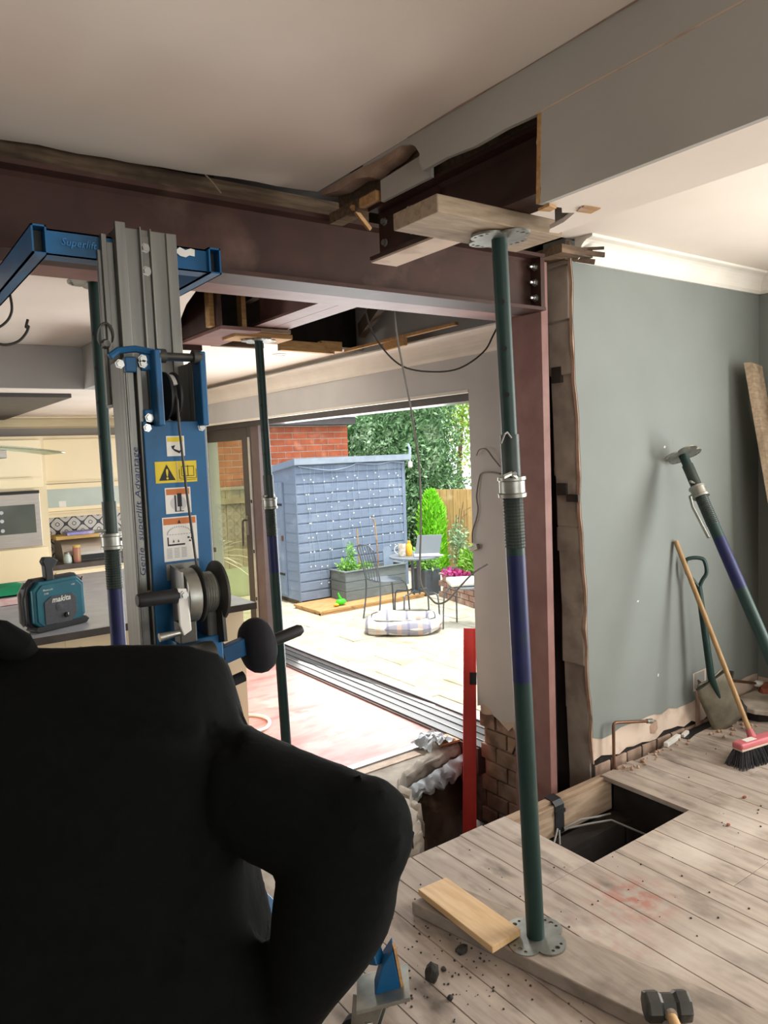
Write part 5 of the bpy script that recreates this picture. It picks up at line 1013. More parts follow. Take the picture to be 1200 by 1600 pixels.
def leaf_cloud(name, fn, count, size, m, parent, seed=1, aspect=.42, upb=.2):
    """many small folded leaves over a shape: fn(r) gives a point and an outward direction"""
    r_ = random.Random(seed); vs_, fs_ = [], []
    for i in range(count):
        p, nrm = fn(r_); s = size*r_.uniform(.6, 1.25)
        d = (V(nrm)*.6 + V((r_.uniform(-1, 1), r_.uniform(-1, 1), r_.uniform(-1, 1)+upb))).normalized(); a = d.orthogonal().normalized(); a = (a*math.cos(r_.uniform(0, 6.28)) + d.cross(a)*math.sin(r_.uniform(0, 6.28))).normalized(); u = d.cross(a)
        p = V(p); k = len(vs_); vs_ += [p, p+d*s*.5+a*s*aspect*.5+u*s*.06, p+d*s, p+d*s*.5-a*s*aspect*.5+u*s*.06]; fs_ += [(k, k+1, k+2), (k, k+2, k+3)]
    me = bpy.data.meshes.new(name); me.from_pydata([tuple(v) for v in vs_], [], fs_); me.materials.append(m); o = bpy.data.objects.new(name, me); COL.objects.link(o)
    if parent: setp(o, parent)
    o['kind'] = 'stuff'; return o
def blob(c, rx, ry, rz, shell=.75):
    def fn(r_):
        d = V((r_.gauss(0, 1), r_.gauss(0, 1), r_.gauss(0, 1))).normalized(); k = r_.uniform(shell, 1) * (1+.16*noise.noise(d*2.2+V(c)))
        return (c[0]+d.x*rx*k, c[1]+d.y*ry*k, c[2]+d.z*rz*k), d
    return fn
leaf_cloud('herb_foliage', blob((5.40, 8.40, ZP+.42), .17, .12, .12, .2), 420, .055, LEAF['herb_leaf'], pn, 3)
leaf_cloud('herb_foliage', blob((5.46, 8.42, ZP+.60), .06, .05, .17, .2), 160, .045, LEAF['herb_leaf'], pn, 4)
leaf_cloud('herb_foliage', blob((5.68, 8.40, ZP+.40), .13, .10, .06, .2), 200, .05, LEAF['herb_leaf'], pn, 5)
G().tube([(5.60, 8.42, ZP+.3), (5.585, 8.42, ZP+.93)], .009, 6).build('cane', 'rawwood', pn)
G().tube(smooth_pts([(5.92, 8.42, ZP+.3), (5.905, 8.42, ZP+.75), (5.88, 8.42, ZP+1.0), (5.84, 8.42, ZP+1.05)]), .009, 6).build('cane', 'rawwood', pn)
G().prism([(5.93, 8.30, ZP+.30), (6.10, 8.30, ZP+.30), (6.085, 8.33, ZP+.60), (6.06, 8.335, ZP+.64), (5.97, 8.335, ZP+.64), (5.94, 8.33, ZP+.60)], (0, .012, 0)).build('slate_tile', mat('blue_grey_slate', '#7f8da0', '#748294', 6, .6), pn)
# toy on the platform
ty = thing('plastic_toy', 'bright green plastic toy on the timber platform by the planter', 'toy', (5.05, 8.1, ZP))
TG = mat('bright_green_plastic', '#48d62e', '#3ec424', 6, .4)
l = lump((5.06, 8.08, ZP+.045), .07, 3, (1.1, .7, .65), .15); l.build('toy_body', TG, ty, smooth=True)
G().tube([(5.06, 8.08, ZP+.08), (5.03, 8.07, ZP+.13), (5.02, 8.07, ZP+.17)], [.02, .014, .008], 8).build('toy_stem', TG, ty, smooth=True)
lump((4.97, 8.05, ZP+.022), .035, 6, (1.2, .8, .6), .1).build('toy_trim', mat('yellow_orange_plastic', '#e0a62a'), ty, smooth=True)
# bistro set
IRON = mat('grey_iron', '#5b6167', '#666c72', 10, .5, .4)
tbx, tby = 5.50, 7.05
tt = thing('bistro_table', 'round grey metal bistro table on the patio in front of the hedge', 'table', (tbx, tby, ZG))
G().lathe((tbx, tby, .235), (0, 0, 1), [(.30, 0), (.315, .002), (.315, .018), (.305, .022)], 36).build('table_top', mat('grey_table_top', '#6a7178', '#747b82', 8, .45), tt)
for i in range(4):
    a = i*PI/2+.4; G().tube([(tbx+.05*math.cos(a), tby+.05*math.sin(a), .235), (tbx+.05*math.cos(a), tby+.05*math.sin(a), -.22)], .010, 8).build('stem', IRON, tt)
    G().tube(smooth_pts([(tbx+.05*math.cos(a), tby+.05*math.sin(a), -.16), (tbx+.14*math.cos(a), tby+.14*math.sin(a), -.19), (tbx+.27*math.cos(a), tby+.27*math.sin(a), -.20), (tbx+.30*math.cos(a), tby+.30*math.sin(a), -.28), (tbx+.31*math.cos(a), tby+.31*math.sin(a), ZG+.008)]), .010, 8).build('leg', IRON, tt, smooth=True)
G().lathe((tbx, tby, -.20), (0, 0, 1), [(.065, 0), (.065, .02)], 16).build('ring', IRON, tt)
def bistro_chair(cx, cy, ang, label):
    t = thing('bistro_chair', label, 'chair', (cx, cy, ZG)); f_ = V((math.cos(ang), math.sin(ang), 0)); s_ = V((-f_.y, f_.x, 0)); c = V((cx, cy, ZG)); up_ = V((0, 0, 1)); S = .47
    G().lathe(c+up_*S, up_, [(.19, 0), (.20, .004), (.20, .014), (.18, .02)], 28).build('seat', bpy.data.materials['grey_table_top'], t, smooth=True)
    for k in (-1, 1):
        G().tube(smooth_pts([c+f_*.14+s_*k*.12+up_*(S+.0), c+f_*.19+s_*k*.155+up_*(S-.05), c+f_*.21+s_*k*.17+up_*(S-.18), c+f_*.22+s_*k*.18+up_*.006]), .0095, 8).build('leg', IRON, t, smooth=True)
        G().tube(smooth_pts([c-f_*.23+s_*k*.17+up_*.006, c-f_*.19+s_*k*.165+up_*.25, c-f_*.18+s_*k*.16+up_*S, c-f_*.22+s_*k*.17+up_*(S+.22), c-f_*.27+s_*k*.18+up_*(S+.40)]), .0095, 8).build('leg', IRON, t, smooth=True)
    G().tube(smooth_pts([c-f_*.27+s_*.18+up_*(S+.40), c-f_*.285+s_*.10+up_*(S+.45), c-f_*.285-s_*.10+up_*(S+.45), c-f_*.27-s_*.18+up_*(S+.40)]), .0095, 8).build('back_rail', IRON, t, smooth=True)
    G().tube([c-f_*.185+s_*.16+up_*(S+.02), c-f_*.185-s_*.16+up_*(S+.02)], .008, 8).build('lower_rail', IRON, t)
    for k in range(5):
        q = -.12+.06*k; G().tube(smooth_pts([c-f_*.185+s_*q+up_*(S+.02), c-f_*.215+s_*q*1.05+up_*(S+.2), c-f_*.28+s_*q*.95+up_*(S+.44)], 4), .0055, 6).build('back_bar', IRON, t)
    return t
bistro_chair(5.19, 7.25, -.05, 'grey metal bistro chair left of the round table, in front of the planter')
bistro_chair(5.56, 6.20, 1.98, 'grey metal bistro chair right of the round table, beside the pier edge')
lap = thing('laptop', 'open grey laptop on the round patio table', 'laptop', (5.64, 6.93, .257))
la = V((.81, -.59, 0)); lb = V((.59, .81, 0)); L0 = V((5.60, 6.98, .258))
G().obox(L0+la*.02-lb*.10+V((0, 0, .009)), la*.155, lb*.11, V((0, 0, .008))).build('keyboard_base', mat('laptop_shell', '#a9b0b4'), lap, bevel=.004)
G().obox(L0+la*.05+lb*.03+V((0, 0, .125)), la*.15, V((0, 0, .107))+lb*.03+la*.02, lb*.005).build('screen_lid', mat('grey_laptop_screen', '#6d757b', '#737b81', 3, .5), lap, bevel=.003)
o = G().obox((5.66, 6.80, .262), la*.06, lb*.04, V((0, 0, .004))).build('white_plate', 'dust_white'); tag(o, 'white dish at the right edge of the round patio table', 'dish')
mg = thing('mug', 'white patterned mug on the left of the round patio table', 'mug', (5.345, 7.10, .257))
mp_ = mat('patterned_mug', '#d7d6d3', '#b8a78f', 26, .3)
G().lathe((5.345, 7.10, .258), (0, 0, 1), [(.04, 0), (.045, .005), (.047, .15), (.042, .15), (.04, .02)], 20).build('cup', mp_, mg, smooth=True)
G().tube([V((5.345, 7.10, .338))-la*(.045+.045*math.sin(t))+V((0, 0, .05*math.cos(t))) for t in [i*PI/8 for i in range(9)]], .007, 6).build('handle', 'dust_white', mg, smooth=True)
jb = thing('yellow_bottle', 'small yellow bottle beside the mug on the round patio table', 'bottle', (5.43, 7.06, .257))
G().lathe((5.43, 7.07, .258), (0, 0, 1), [(.035, 0), (.038, .01), (.038, .12), (.02, .15)], 14).build('bottle_body', mat('yellow_plastic', '#e8b637', '#dda62a', 8, .4), jb, smooth=True)
G().lathe((5.43, 7.07, .408), (0, 0, 1), [(.021, 0), (.021, .03)], 12).build('cap', bpy.data.materials['yellow_orange_plastic'], jb)
o = G().obox((5.55, 6.24, ZG+.526), V((.15, -.09, 0)), V((.09, .15, 0)), V((0, 0, .03))).build('seat_cushion', 'dust_white', bevel=.02); tag(o, 'white cushion on the right bistro chair', 'cushion')
# dog bed
db = thing('dog_bed', 'cream and grey checked padded dog bed on the patio below the table', 'dog bed', (5.10, 6.62, ZG))
def check_mat():
    m = mat('checked_fabric', '#d3cfc9', '#c9c4bd', 9, .9); nt = m.node_tree; b = nt.nodes['Principled BSDF']; s = b.inputs['Base Color'].links[0].from_socket
    tc = nt.nodes.new('ShaderNodeTexCoord'); mp = nt.nodes.new('ShaderNodeMapping'); mp.inputs['Rotation'].default_value = (0, 0, .62); sp = nt.nodes.new('ShaderNodeSeparateXYZ'); nt.links.new(tc.outputs['Object'], mp.inputs[0]); nt.links.new(mp.outputs[0], sp.inputs[0])
    prev = s
    for ax, per, wd_, colr, off in ((0, .23, .12, '#77788f', 0), (1, .23, .12, '#77788f', .1), (0, .23, .22, '#d8a98c', .115), (2, .2, .1, '#9b99a8', .05)):
        a = nt.nodes.new('ShaderNodeMath'); a.operation = 'ADD'; a.inputs[1].default_value = off+50*per; nt.links.new(sp.outputs[ax], a.inputs[0])
        d = nt.nodes.new('ShaderNodeMath'); d.operation = 'DIVIDE'; d.inputs[1].default_value = per; nt.links.new(a.outputs[0], d.inputs[0])
        f = nt.nodes.new('ShaderNodeMath'); f.operation = 'FRACT'; nt.links.new(d.outputs[0], f.inputs[0])
        l = nt.nodes.new('ShaderNodeMath'); l.operation = 'LESS_THAN'; l.inputs[1].default_value = wd_; nt.links.new(f.outputs[0], l.inputs[0])
        h = nt.nodes.new('ShaderNodeMath'); h.operation = 'MULTIPLY'; h.inputs[1].default_value = .8 if wd_ == .12 else .45; nt.links.new(l.outputs[0], h.inputs[0])
        x = nt.nodes.new('ShaderNodeMix'); x.data_type = 'RGBA'; x.inputs[7].default_value = lin(colr); nt.links.new(h.outputs[0], x.inputs[0]); nt.links.new(prev, x.inputs[6]); prev = x.outputs[2]
    nt.links.new(prev, b.inputs['Base Color']); return m
CK = check_mat(); dc = V((4.98, 6.64, ZG))
def ring(u, v):
    t = u*2*PI; q = v*2*PI; ex = lambda a: math.copysign(abs(a)**.55, a); R = .075+.012*math.sin(t*4)
    p = la*(.36*ex(math.cos(t))) + lb*(.27*ex(math.sin(t))); o = (la*math.cos(t)+lb*math.sin(t)); return dc+p+o*R*math.cos(q)*1.0+V((0, 0, .083+R*1.05*math.sin(q)+.015*noise.noise((u*12, v*3, 1))))
G().grid(ring, 64, 14, True).build('bolster', CK, db, smooth=True)
G().grid(lambda u, v: dc+la*(u-.5)*.66+lb*(v-.5)*.48+V((0, 0, .05+.05*math.sin(PI*u)*math.sin(PI*v)+.02*noise.noise((u*7, v*7, 3)))), 20, 16).build('cushion', mat('pale_fleece', '#dcdad6', '#cfcdc9', 20, .95, bump=.3), db, smooth=True)
G().tube([dc+la*.36*math.copysign(abs(math.cos(t))**.55, math.cos(t))+lb*.27*math.copysign(abs(math.sin(t))**.55, math.sin(t))+V((0, 0, .163)) for t in [i*2*PI/40 for i in range(41)]], .006, 6).build('piping', 'anthracite', db)
# pot with a shrub behind the table
pt = thing('plant_pot', 'dark grey square pot with a leafy green shrub behind the round table', 'plant pot', (6.36, 8.12, ZG))
G().prism([(6.37, 7.95, ZG+.002), (6.65, 7.95, ZG+.002), (6.65, 8.23, ZG+.002), (6.37, 8.23, ZG+.002)], (0, 0, .36)).build('pot', mat('dark_pot', '#565b60', '#4d5257', 8, .6), pt, bevel=.01)
leaf_cloud('shrub_foliage', blob((6.48, 8.09, ZG+.50), .20, .18, .18, .3), 700, .07, LEAF['herb_leaf'], pt, 9)
G().tube([(6.50, 8.1, ZG+.3), (6.50, 8.1, ZG+.5)], .012, 6).build('stem', 'oldwood', pt)
# raised brick bed with flowers, right
rbd = thing('brick_raised_bed', 'low brick raised bed with flowers and grass beyond the right chair', 'raised bed', (7.0, 7.6, ZG))
RB = per_piece(overlay(mat('buff_red_brick', '#b09082', '#97766a', 9, .9, bump=.2), '#c4b4a6', 6, .55, .75), .1)
for r_i in range(4):
    for c_i in range(9):
        y0 = 7.70-c_i*.235-(.117 if r_i % 2 else 0); x0 = 6.52-(7.7-y0)*.22; d = V((.215, .977, 0)); s = V((.977, -.215, 0))
        G().obox(V((x0, y0, ZG+.037+r_i*.076)), d*.111, s*.05, V((0, 0, .034))).build('brick', RB, rbd, bevel=.003)
G().prism([(6.58, 7.80, ZG), (6.15, 5.80, ZG), (7.6, 5.8, ZG), (8.2, 7.8, ZG)], (0, 0, .26)).build('soil', 'earth', rbd)
G().obox((6.40, 7.0, ZG+.315), V((.215, .977, 0))*.83, V((.977, -.215, 0))*.07, V((0, 0, .012))).build('coping', 'concrete', rbd)
leaf_cloud('grass_tuft', blob((7.0, 7.15, ZG+.45), .45, .55, .24, .1), 1500, .16, LEAF['grass_leaf'], rbd, 12, .12, 1.2)
leaf_cloud('pink_flowers', blob((6.50, 7.45, ZG+.35), .10, .30, .05, .2), 240, .05, mat('pink_petal', '#c24f97', '#a83a6e', 6, .6), rbd, 13, .9)
leaf_cloud('green_foliage', blob((6.95, 7.5, ZG+.48), .3, .25, .22, .2), 900, .09, LEAF['grass_leaf'], rbd, 14)
# laurel hedge, conifer, yellow-leaved tree, close-boarded fence
hg = thing('laurel_hedge', 'tall dense laurel hedge growing behind the blue shed', 'hedge', (8.2, 11, ZG))
def hedge(r_):
    while True:
        x, y, z = r_.uniform(6.92, 9.9), r_.uniform(10.0, 11.6), r_.uniform(ZG, 2.9)
        edge = 10.25 + .22*noise.noise((x*1.3, z*1.3, 2)) + (.0 if x > 7.1 else (7.1-x)*.9)
        lim = 9.30 - .40*max(0, z-.6)*.35 + .25*noise.noise((z*1.7, 5, 1))
        if x > lim: continue
        if z > 2.75-.5*max(0, x-8.9)**2*3 - max(0, (7.35-x))*1.3: continue
        d = r_.random()
        return (x, edge+.5*d*d, z), (-.25, -.9, .25)
leaf_cloud('laurel_foliage', hedge, 15000, .105, LEAF['laurel_leaf'], hg, 21)
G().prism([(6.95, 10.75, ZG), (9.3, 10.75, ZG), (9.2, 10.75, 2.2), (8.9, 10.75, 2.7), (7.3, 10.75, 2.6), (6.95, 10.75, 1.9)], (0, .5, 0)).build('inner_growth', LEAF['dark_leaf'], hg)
cf = thing('conifer', 'bright lime green conical conifer beside the round table', 'conifer', (7.85, 9.55, ZG))
def cone(r_):
    z = r_.random()**1.25; t = r_.uniform(0, 2*PI); R = .225*min(1, (1.06-z)*3.2)*(.85+.15*(1-z))*r_.uniform(.75, 1.05); return (7.86+R*math.cos(t), 9.58+R*math.sin(t), ZG+.05+z*1.25), (math.cos(t)*.5, math.sin(t)*.5, .9)
leaf_cloud('conifer_foliage', cone, 5200, .10, LEAF['conifer_leaf'], cf, 31, .3, .9)
G().lathe((7.86, 9.58, ZG), (0, 0, 1), [(.15, 0), (.16, .5), (.13, .95), (.03, 1.2)], 14).build('inner_growth', LEAF['conifer_leaf'], cf)
yt = thing('garden_tree', 'yellow-green leaved tree above the wooden fence at the pier edge', 'tree', (10.4, 11.0, ZG))
leaf_cloud('tree_foliage', blob((11.6, 12.9, 2.6), 1.5, 1.0, 1.9, .2), 5200, .12, LEAF['yellow_leaf'], yt, 41)
G().tube([(11.6, 13.1, ZG), (11.55, 13.0, 1.2), (11.6, 12.9, 2.4)], [.08, .06, .03], 8).build('trunk', 'oldwood', yt)
bh_ = thing('twiggy_shrub', 'thin dark-stemmed shrub between the conifer and the wooden fence', 'shrub', (8.6, 9.3, ZG))
for i in range(5): G().tube([(8.0+.04*i, 9.15, ZG), (8.0+.05*i, 9.15, .1+.1*i), (7.98+.08*i, 9.1, .45+.1*(i % 3))], .006, 5).build('stem', 'oldwood', bh_)
leaf_cloud('shrub_foliage', blob((8.05, 9.15, .0), .18, .16, .40, .1), 500, .075, LEAF['laurel_leaf'], bh_, 43)
fe = thing('wooden_fence', 'honey-coloured close-boarded wooden fence at the right of the garden', 'fence', (9.2, 9.4, ZG))
FB = per_piece(overlay(mat('honey_fence_board', '#c3a06a', '#ac8a56', 6, .8, stretch=(5, 5, .6)), '#d3b98a', 4, .55, .75), .1)
for i in range(18):
    p = V((8.10, 9.90, ZG)) + V((.55, -.83, 0))*i*.118; d = V((.55, -.83, 0)); s = V((.83, .55, 0))
    G().obox(p+V((0, 0, .68))+s*(.01 if i % 2 else 0), d*.057, s*.009, V((0, 0, .66))).build('fence_board', FB, fe, bevel=.002, segs=1)
G().obox(V((8.10, 9.90, ZG+.4))+V((.55, -.83, 0))*1.0+V((.83, .55, 0))*.04, V((.55, -.83, 0))*1.05, V((.83, .55, 0))*.02, V((0, 0, .04))).build('rail', 'oldwood', fe)
# neighbour's brick building with dark eaves
nb = thing('brick_outbuilding', 'red brick building with a dark flat roof behind the blue shed', 'building', (5.6, 10.6, ZG))
BR = per_piece(overlay(mat('orange_red_brick', '#b4613f', '#a35335', 8, .85, bump=.15), '#c98262', 5, .55, .75), .13)
MORT = mat('pale_mortar', '#b8a898', '#a89888', 12, .9); NY = 10.30; BHH = .098; BL = .26
for i in range(13):
    z0 = .70+i*BHH
    for j in range(13):
        x0 = 3.75+j*BL-(BL/2 if i % 2 else 0)
        if x0 > 6.69 or z0 > 1.95: continue
        G().box(x0, min(x0+BL-.011, 6.72), NY-rnd.uniform(.0, .004), NY+.09, z0, z0+BHH-.012).build('brick', BR, nb, bevel=.003, segs=1)
G().box(3.2, 6.72, NY+.006, NY+.3, ZG, 1.98).build('mortar_wall', MORT, nb)
G().box(3.2, 6.74, NY-.22, NY+.6, 1.985, 2.10).build('fascia', 'anthracite', nb)
G().box(3.2, 6.74, NY-.25, NY+.7, 2.10, 2.13).build('flat_roof', 'alu_light', nb)
# grey panel fence, seen through the glazed leaf
pf = thing('panel_fence', 'weathered grey vertical board fence seen through the glazed door', 'fence', (4.1, 9.95, ZG))
GF = per_piece(overlay(mat('weathered_fence', '#a99c86', '#94876f', 6, .85, stretch=(5, 5, .6)), '#7f745f', 4, .55, .75), .08)
for i in range(13): G().box(3.25+i*.112, 3.25+i*.112+.108, 9.95+(.008 if i % 2 else 0), 9.97+(.008 if i % 2 else 0), ZG+.4, 1.06).build('fence_board', GF, pf, bevel=.002, segs=1)
G().box(3.2, 4.72, 9.93, 9.95, .86, .94).build('rail', GF, pf)
G().box(3.2, 4.72, 9.93, 9.99, 1.06, 1.10).build('capping', GF, pf)
G().box(3.2, 4.72, 9.94, 9.99, ZG, ZG+.42).build('reflection_board', mat('pale_green_reflection', '#b7c0a0', '#a9b292', 4, .8), pf)  # pale green board stands for reflections in the glazed door
cy = thing('cordyline', 'spiky pinkish-white cordyline plant seen through the glazed door', 'plant', (3.43, 8.2, ZG))
CL = mat('cordyline_leaf', '#cfb9b0', '#b9c3a8', 5, .5); r_ = random.Random(5)
for i in range(30):
    t = r_.uniform(0, 2*PI); e = r_.uniform(-.2, 1.1); L = r_.uniform(.34, .56); b0 = V((3.40, 8.2, .36)); d = V((math.cos(t)*math.cos(e), math.sin(t)*math.cos(e), math.sin(e))); s = d.cross(V((0, 0, 1))).normalized()*.013
    P_ = [b0+d*L*k+V((0, 0, -.38*L*(k**2.2))) for k in (0, .3, .6, .85, 1)]; wv = (1, 1.1, .85, .5, .05); g_ = G()
    vs_ = []
    for p, w_ in zip(P_, wv): vs_ += [p+s*w_, p-s*w_, p+V((0, 0, -.004))]
    g_.add(vs_, [f for k in range(4) for f in ((3*k, 3*k+2, 3*k+5, 3*k+3), (3*k+2, 3*k+1, 3*k+4, 3*k+5), (3*k+1, 3*k, 3*k+3, 3*k+4))]); g_.build('leaf', CL, cy)
G().tube([(3.40, 8.2, ZG+.3), (3.40, 8.2, .38)], .035, 8).build('stem', 'oldwood', cy)
G().lathe((3.40, 8.2, ZG+.002), (0, 0, 1), [(.13, 0), (.17, .30), (.15, .30), (.14, .25)], 18).build('pot', bpy.data.materials['dark_pot'], cy)
o = G().prism([(3.30, 9.2, 1.22), (3.83, 9.25, 1.20), (3.60, 9.2, 1.02), (3.40, 9.2, .86), (3.30, 9.2, .80)], (.01, .04, .0)).build('blue_tarpaulin', mat('bright_blue_tarp', '#1f8fd6', '#1b84c8', 5, .4, bump=.2)); tag(o, 'bright blue tarpaulin hung over the grey fence, seen through the glazed door', 'tarpaulin')
o2 = G().tube([(3.36, 9.25, ZG), (3.36, 9.25, 1.22)], .02, 8).build('tarpaulin_post', 'oldwood'); setp(o2, o)
# ================================================================ PERSON (seen from behind, bending towards the lift)
RA = V((.812, -.584, 0)); FA = V((.584, .812, 0)); UP = V((0, 0, 1)); O0 = V((0, 0, 0))
def B(a, b, z): return RA*a + FA*b + UP*z
def skin_chain(name, chains, m, parent, sub=2):
    """one continuous surface grown over a skeleton: chains of (point, radius); equal points are joined"""
    vs_, es_, rs_ = [], [], []
    idx = {}
    for ch in chains:
        prev = None
        for p, r in ch:
            k = tuple(round(c, 4) for c in p)
            if k not in idx: idx[k] = len(vs_); vs_.append(tuple(p)); rs_.append(r)
            if prev is not None: es_.append((prev, idx[k]))
            prev = idx[k]
    me = bpy.data.meshes.new(name); me.from_pydata(vs_, es_, []); o = bpy.data.objects.new(name, me); COL.objects.link(o)
    sk_ = o.modifiers.new('skin', 'SKIN'); sk_.use_smooth_shade = True
    for v, r in zip(me.skin_vertices[0].data, rs_):
        if isinstance(r, tuple): v.radius = r
        else: v.radius = (r, r)
    me.skin_vertices[0].data[0].use_root = True
    s = o.modifiers.new('sub', 'SUBSURF'); s.levels = sub; s.render_levels = sub
    dg = bpy.context.evaluated_depsgraph_get(); nm = bpy.data.meshes.new_from_object(o.evaluated_get(dg)); bpy.data.objects.remove(o); nm.name = name
    nm.materials.clear(); nm.materials.append(MT[m] if isinstance(m, str) else m); nm.shade_smooth()
    ob = bpy.data.objects.new(name, nm); COL.objects.link(ob)
    if parent: setp(ob, parent)
    return ob
def remesh(parts, name, m, parent, voxel=.012, smooth=6, displace=None):
    """fuse closed shapes into one continuous skin"""
    g = G()
    for q in parts: g.add(q.v, q.f)
    o = g.build(name, m, None, smooth=True); md = o.modifiers.new('r', 'REMESH'); md.mode = 'VOXEL'; md.voxel_size = voxel
    s = o.modifiers.new('s', 'SMOOTH'); s.factor = .5; s.iterations = smooth
    dg = bpy.context.evaluated_depsgraph_get(); nm = bpy.data.meshes.new_from_object(o.evaluated_get(dg)); bpy.data.objects.remove(o); nm.name = name
    if displace:
        for v in nm.vertices: v.co += displace(v.co, v.normal)
    nm.shade_smooth(); ob = bpy.data.objects.new(name, nm); COL.objects.link(ob); setp(ob, parent); return ob
def loft(secs, n=28, pw=2.4):
    """closed body of superellipse sections (centre, half width vector, half depth vector)"""
    g = G(); k = len(secs)
    for c, u, v in secs:
        for j in range(n):
            t = 2*PI*j/n; ct, st = math.cos(t), math.sin(t)
            g.v.append(V(c) + V(u)*math.copysign(abs(ct)**(2/pw), ct) + V(v)*math.copysign(abs(st)**(2/pw), st))
    for i in range(k-1):
        for j in range(n): g.f.append((i*n+j, i*n+(j+1) % n, (i+1)*n+(j+1) % n, (i+1)*n+j))
    g.f.append(tuple(range(n))[::-1]); g.f.append(tuple((k-1)*n+j for j in range(n))); return g
pe = thing('person', 'person in a black jacket seen from behind, hand on hip, bending towards the lift', 'person', tuple(B(-.45, .95, 0)))
def S_(a, b, z, ra, rb, tilt=0): return (B(a, b, z), RA*ra, (FA*math.cos(tilt)+UP*math.sin(tilt))*rb)
jk = [loft([S_(-.45, .99, .66, .275, .17), S_(-.45, .98, .78, .285, .18), S_(-.455, .985, .885, .270, .18), S_(-.455, 1.00, .995, .242, .17, -.1), S_(-.446, 1.03, 1.12, .235, .145, -.25), S_(-.448, 1.06, 1.18, .218, .115, -.4), S_(-.448, 1.09, 1.225, .207, .07, -.5)], 32, 3.0)]
sh_, el_, wr_ = B(-.24, 1.0, 1.085), B(-.043, .87, 1.058), B(-.165, .93, .76)
jk.append(G().tube([B(-.33, 1.03, 1.13), B(-.27, 1.01, 1.118), sh_, sh_+(el_-sh_)*.5, el_+(el_-sh_)*.02], [.075, .080, .078, .076, .072], 20))
jk.append(lump(el_+UP*.004, .0745, 1, rough=0))
jk.append(G().tube([el_+UP*.02, el_+(wr_-el_)*.35, el_+(wr_-el_)*.75, wr_], [.074, .070, .058, .046], 20))
shl, ell, wrl = B(-.65, 1.03, 1.09), B(-.84, .97, .96), B(-.72, 1.02, .77)
jk.append(G().tube([B(-.56, 1.05, 1.12), shl, shl+(ell-shl)*.5, ell], [.085, .085, .08, .072], 20)); jk.append(G().tube([ell+UP*.02, ell+(wrl-ell)*.5, wrl], [.075, .07, .05], 20))
def folds(co, nrm):
    a = co.dot(RA); z = co.z; q = (a*.75+z)*16
    k = .008*math.sin(q+2.2*noise.noise(co*4)) + .008*noise.noise(co*9)
    # armhole seam of the right sleeve and yoke seam across the upper back
    s1 = abs((a+.262) - .03*math.sin((z-1.0)*7)); k -= .010*math.exp(-(s1/.012)**2) if co.dot(FA) < .96 and .9 < z < 1.22 else 0
    s2 = abs(z - (1.215-.14*(a+.46)/.25*.5)); k -= .009*math.exp(-(s2/.011)**2) if a < -.2 and co.dot(FA) < 1.05 else 0
    return nrm*k
remesh(jk, 'jacket', 'jacket', pe, .0105, 8, folds)
G().tube([B(-.59, 1.02, 1.27), B(-.56, 1.01, 1.288), B(-.535, 1.0, 1.285), B(-.512, 1.01, 1.27), B(-.50, 1.04, 1.23)], [.018, .026, .027, .022, .012], 12).build('jacket_collar', 'jacket', pe, smooth=True)
def leg(sx):
    return [loft([S_(-.45+sx*.12, 1.0, .80, .145, .16), S_(-.45+sx*.125, 1.0, .62, .115, .125), S_(-.45+sx*.13, 1.02, .46, .088, .095), S_(-.45+sx*.135, 1.0, .26, .085, .09), S_(-.45+sx*.14, .98, .07, .08, .085)], 20, 2.1)]
remesh(leg(1)+leg(-1)+[loft([S_(-.45, .99, .72, .25, .15), S_(-.45, .99, .86, .27, .165)], 24)], 'trousers', 'trousers', pe, .014, 4, lambda co, n_: n_*.006*noise.noise(co*10))
for s_ in (-1, 1):
    f0 = B(-.45+s_*.14, .98, 0)
    remesh([loft([(f0+FA*.04+UP*.006, RA*.052, FA*.145), (f0+FA*.04+UP*.045, RA*.052, FA*.142), (f0+FA*.02+UP*.075, RA*.046, FA*.11), (f0-FA*.02+UP*.12, RA*.048, FA*.065)], 24, 2.3)], 'boot', 'black', pe, .009, 3)
# head bent forward and to the left, with neck: one body surface with face
hcn = B(-.66, 1.31, 1.04); hf = (FA*.45-RA*.25-UP*.86).normalized(); hs_ = (RA*.95+FA*.2).normalized(); hs_ = (hs_-hf*hs_.dot(hf)).normalized(); hu = hs_.cross(hf)
def head(u, v):
    t = u*2*PI; p = (v-.5)*PI; x, y, z = math.cos(p)*math.cos(t), math.cos(p)*math.sin(t), math.sin(p)
    fx = 1-.22*max(0, -z)*(1 if y > -.3 else .6); q = hs_*x*.076*fx + hf*y*(.098-.012*max(0, -z)) + hu*z*.118
    if y > 0: q += hf*(.022*math.exp(-((x/.16)**2+((z+.12)/.22)**2)) - .009*math.exp(-(((abs(x)-.42)/.2)**2+((z-.08)/.14)**2)) + .008*math.exp(-((x/.3)**2+((z+.48)/.10)**2)) + .012*math.exp(-((x/.3)**2+((z+.85)/.2)**2)))
    return hcn+q
hd2 = [G().grid(head, 40, 30, True), G().tube([B(-.50, 1.07, 1.17), B(-.58, 1.18, 1.13), hcn-hf*.02-hu*.06], [.065, .058, .055], 18)]
for s_ in (-1, 1): hd2.append(lump(hcn+hs_*s_*.078-hf*.005, .03, 2, (.5, .8, 1), .1))
remesh(hd2, 'head', 'skin', pe, .006, 2)
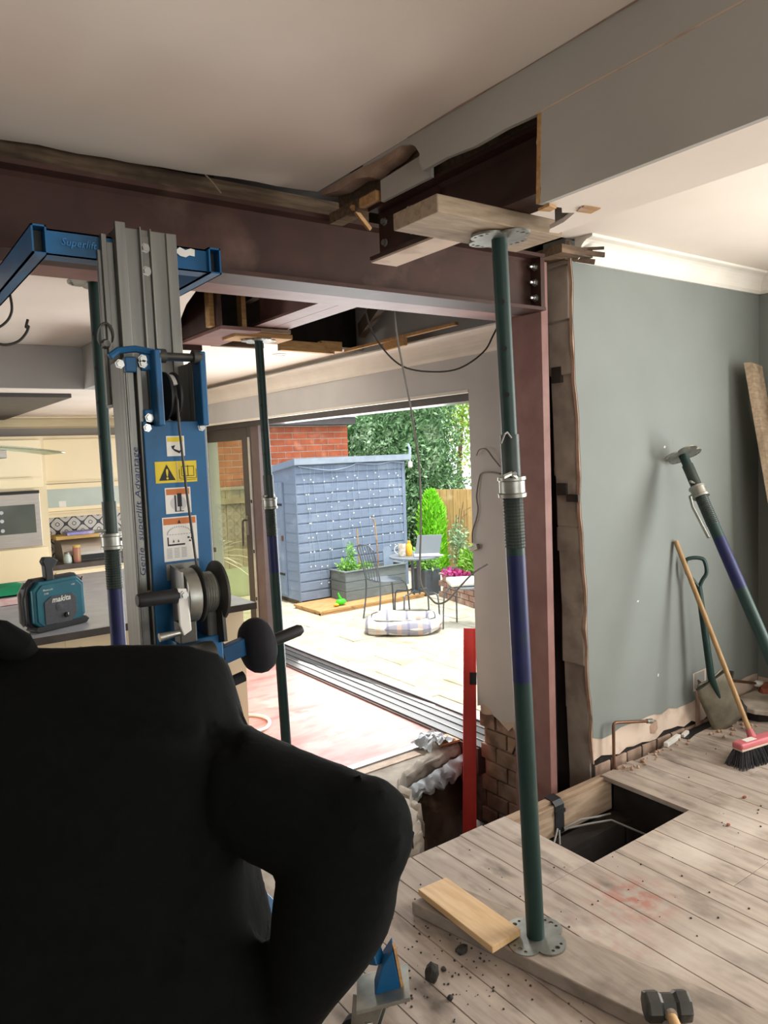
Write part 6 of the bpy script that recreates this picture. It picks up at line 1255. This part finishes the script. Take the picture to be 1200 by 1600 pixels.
for s_ in (-1, 1):
    ec = hcn+hs_*s_*.032+hf*.088+hu*.008; ey = lump(ec, .012, 1, rough=0); e_ = ey.build('eye', 'lens', pe, smooth=True)
    lump(ec+hf*.009, .005, 1, rough=0).build('iris', 'cable_black', e_, smooth=True)
G().prism([hcn+hf*.107-hu*.058+hs_*x+hu*z for x, z in ((-.024, 0), (-.010, .005), (0, .003), (.010, .005), (.024, 0), (.010, -.007), (-.010, -.007))], hf*.004).build('mouth', mat('lips', '#a0665c'), pe)
hr = G().grid(lambda u, v: hcn + (head(u, .56+.44*v)-hcn)*1.06 - hf*.006, 40, 14, True); hq = hr.build('hair', 'hair', pe, smooth=True)
hq2 = G().grid(lambda u, v: hcn + (head(.55+.40*u, .28+.34*v)-hcn)*1.055, 20, 12); hq2.build('hair', 'hair', pe, smooth=True)
# hands on hips: palm, four fingers and thumb, grown as one chain
def hand(w_, out, fwd_, dn, side):
    palm = w_+dn*.035; ch = [[(w_, .026), (palm, (.034, .018)), (palm+dn*.045, (.038, .015))]]
    for i, (off, L) in enumerate(((-.030, .072), (-.010, .082), (.010, .078), (.030, .062))):
        b0 = palm+dn*.045; r0_ = b0+out*off+dn*.012; ch.append([(b0, (.038, .015)), (r0_, .0105), (r0_+dn*L*.45+fwd_*.012, .0092), (r0_+dn*L*.75+fwd_*.03, .0085), (r0_+dn*L*.9+fwd_*.05, .0072)])
    ch.append([(palm, (.034, .018)), (palm-out*.045+dn*.012, .0115), (palm-out*.062+dn*.04+fwd_*.012, .010), (palm-out*.06+dn*.066+fwd_*.02, .0085)])
    return skin_chain('hand', ch, 'skin', pe)
hand(wr_+ (wr_-el_).normalized()*.02, FA*-1, -RA*.9+FA*.2, (UP*-1-RA*.25+FA*.35).normalized(), 1)
hand(wrl+(wrl-ell).normalized()*.02, FA*-1, RA*.9+FA*.2, (UP*-1+RA*.25+FA*.35).normalized(), -1)
for o in list(bpy.data.objects):          # objects with no faces left over from building
    if o.type == 'MESH' and not o.data.polygons: bpy.data.objects.remove(o)
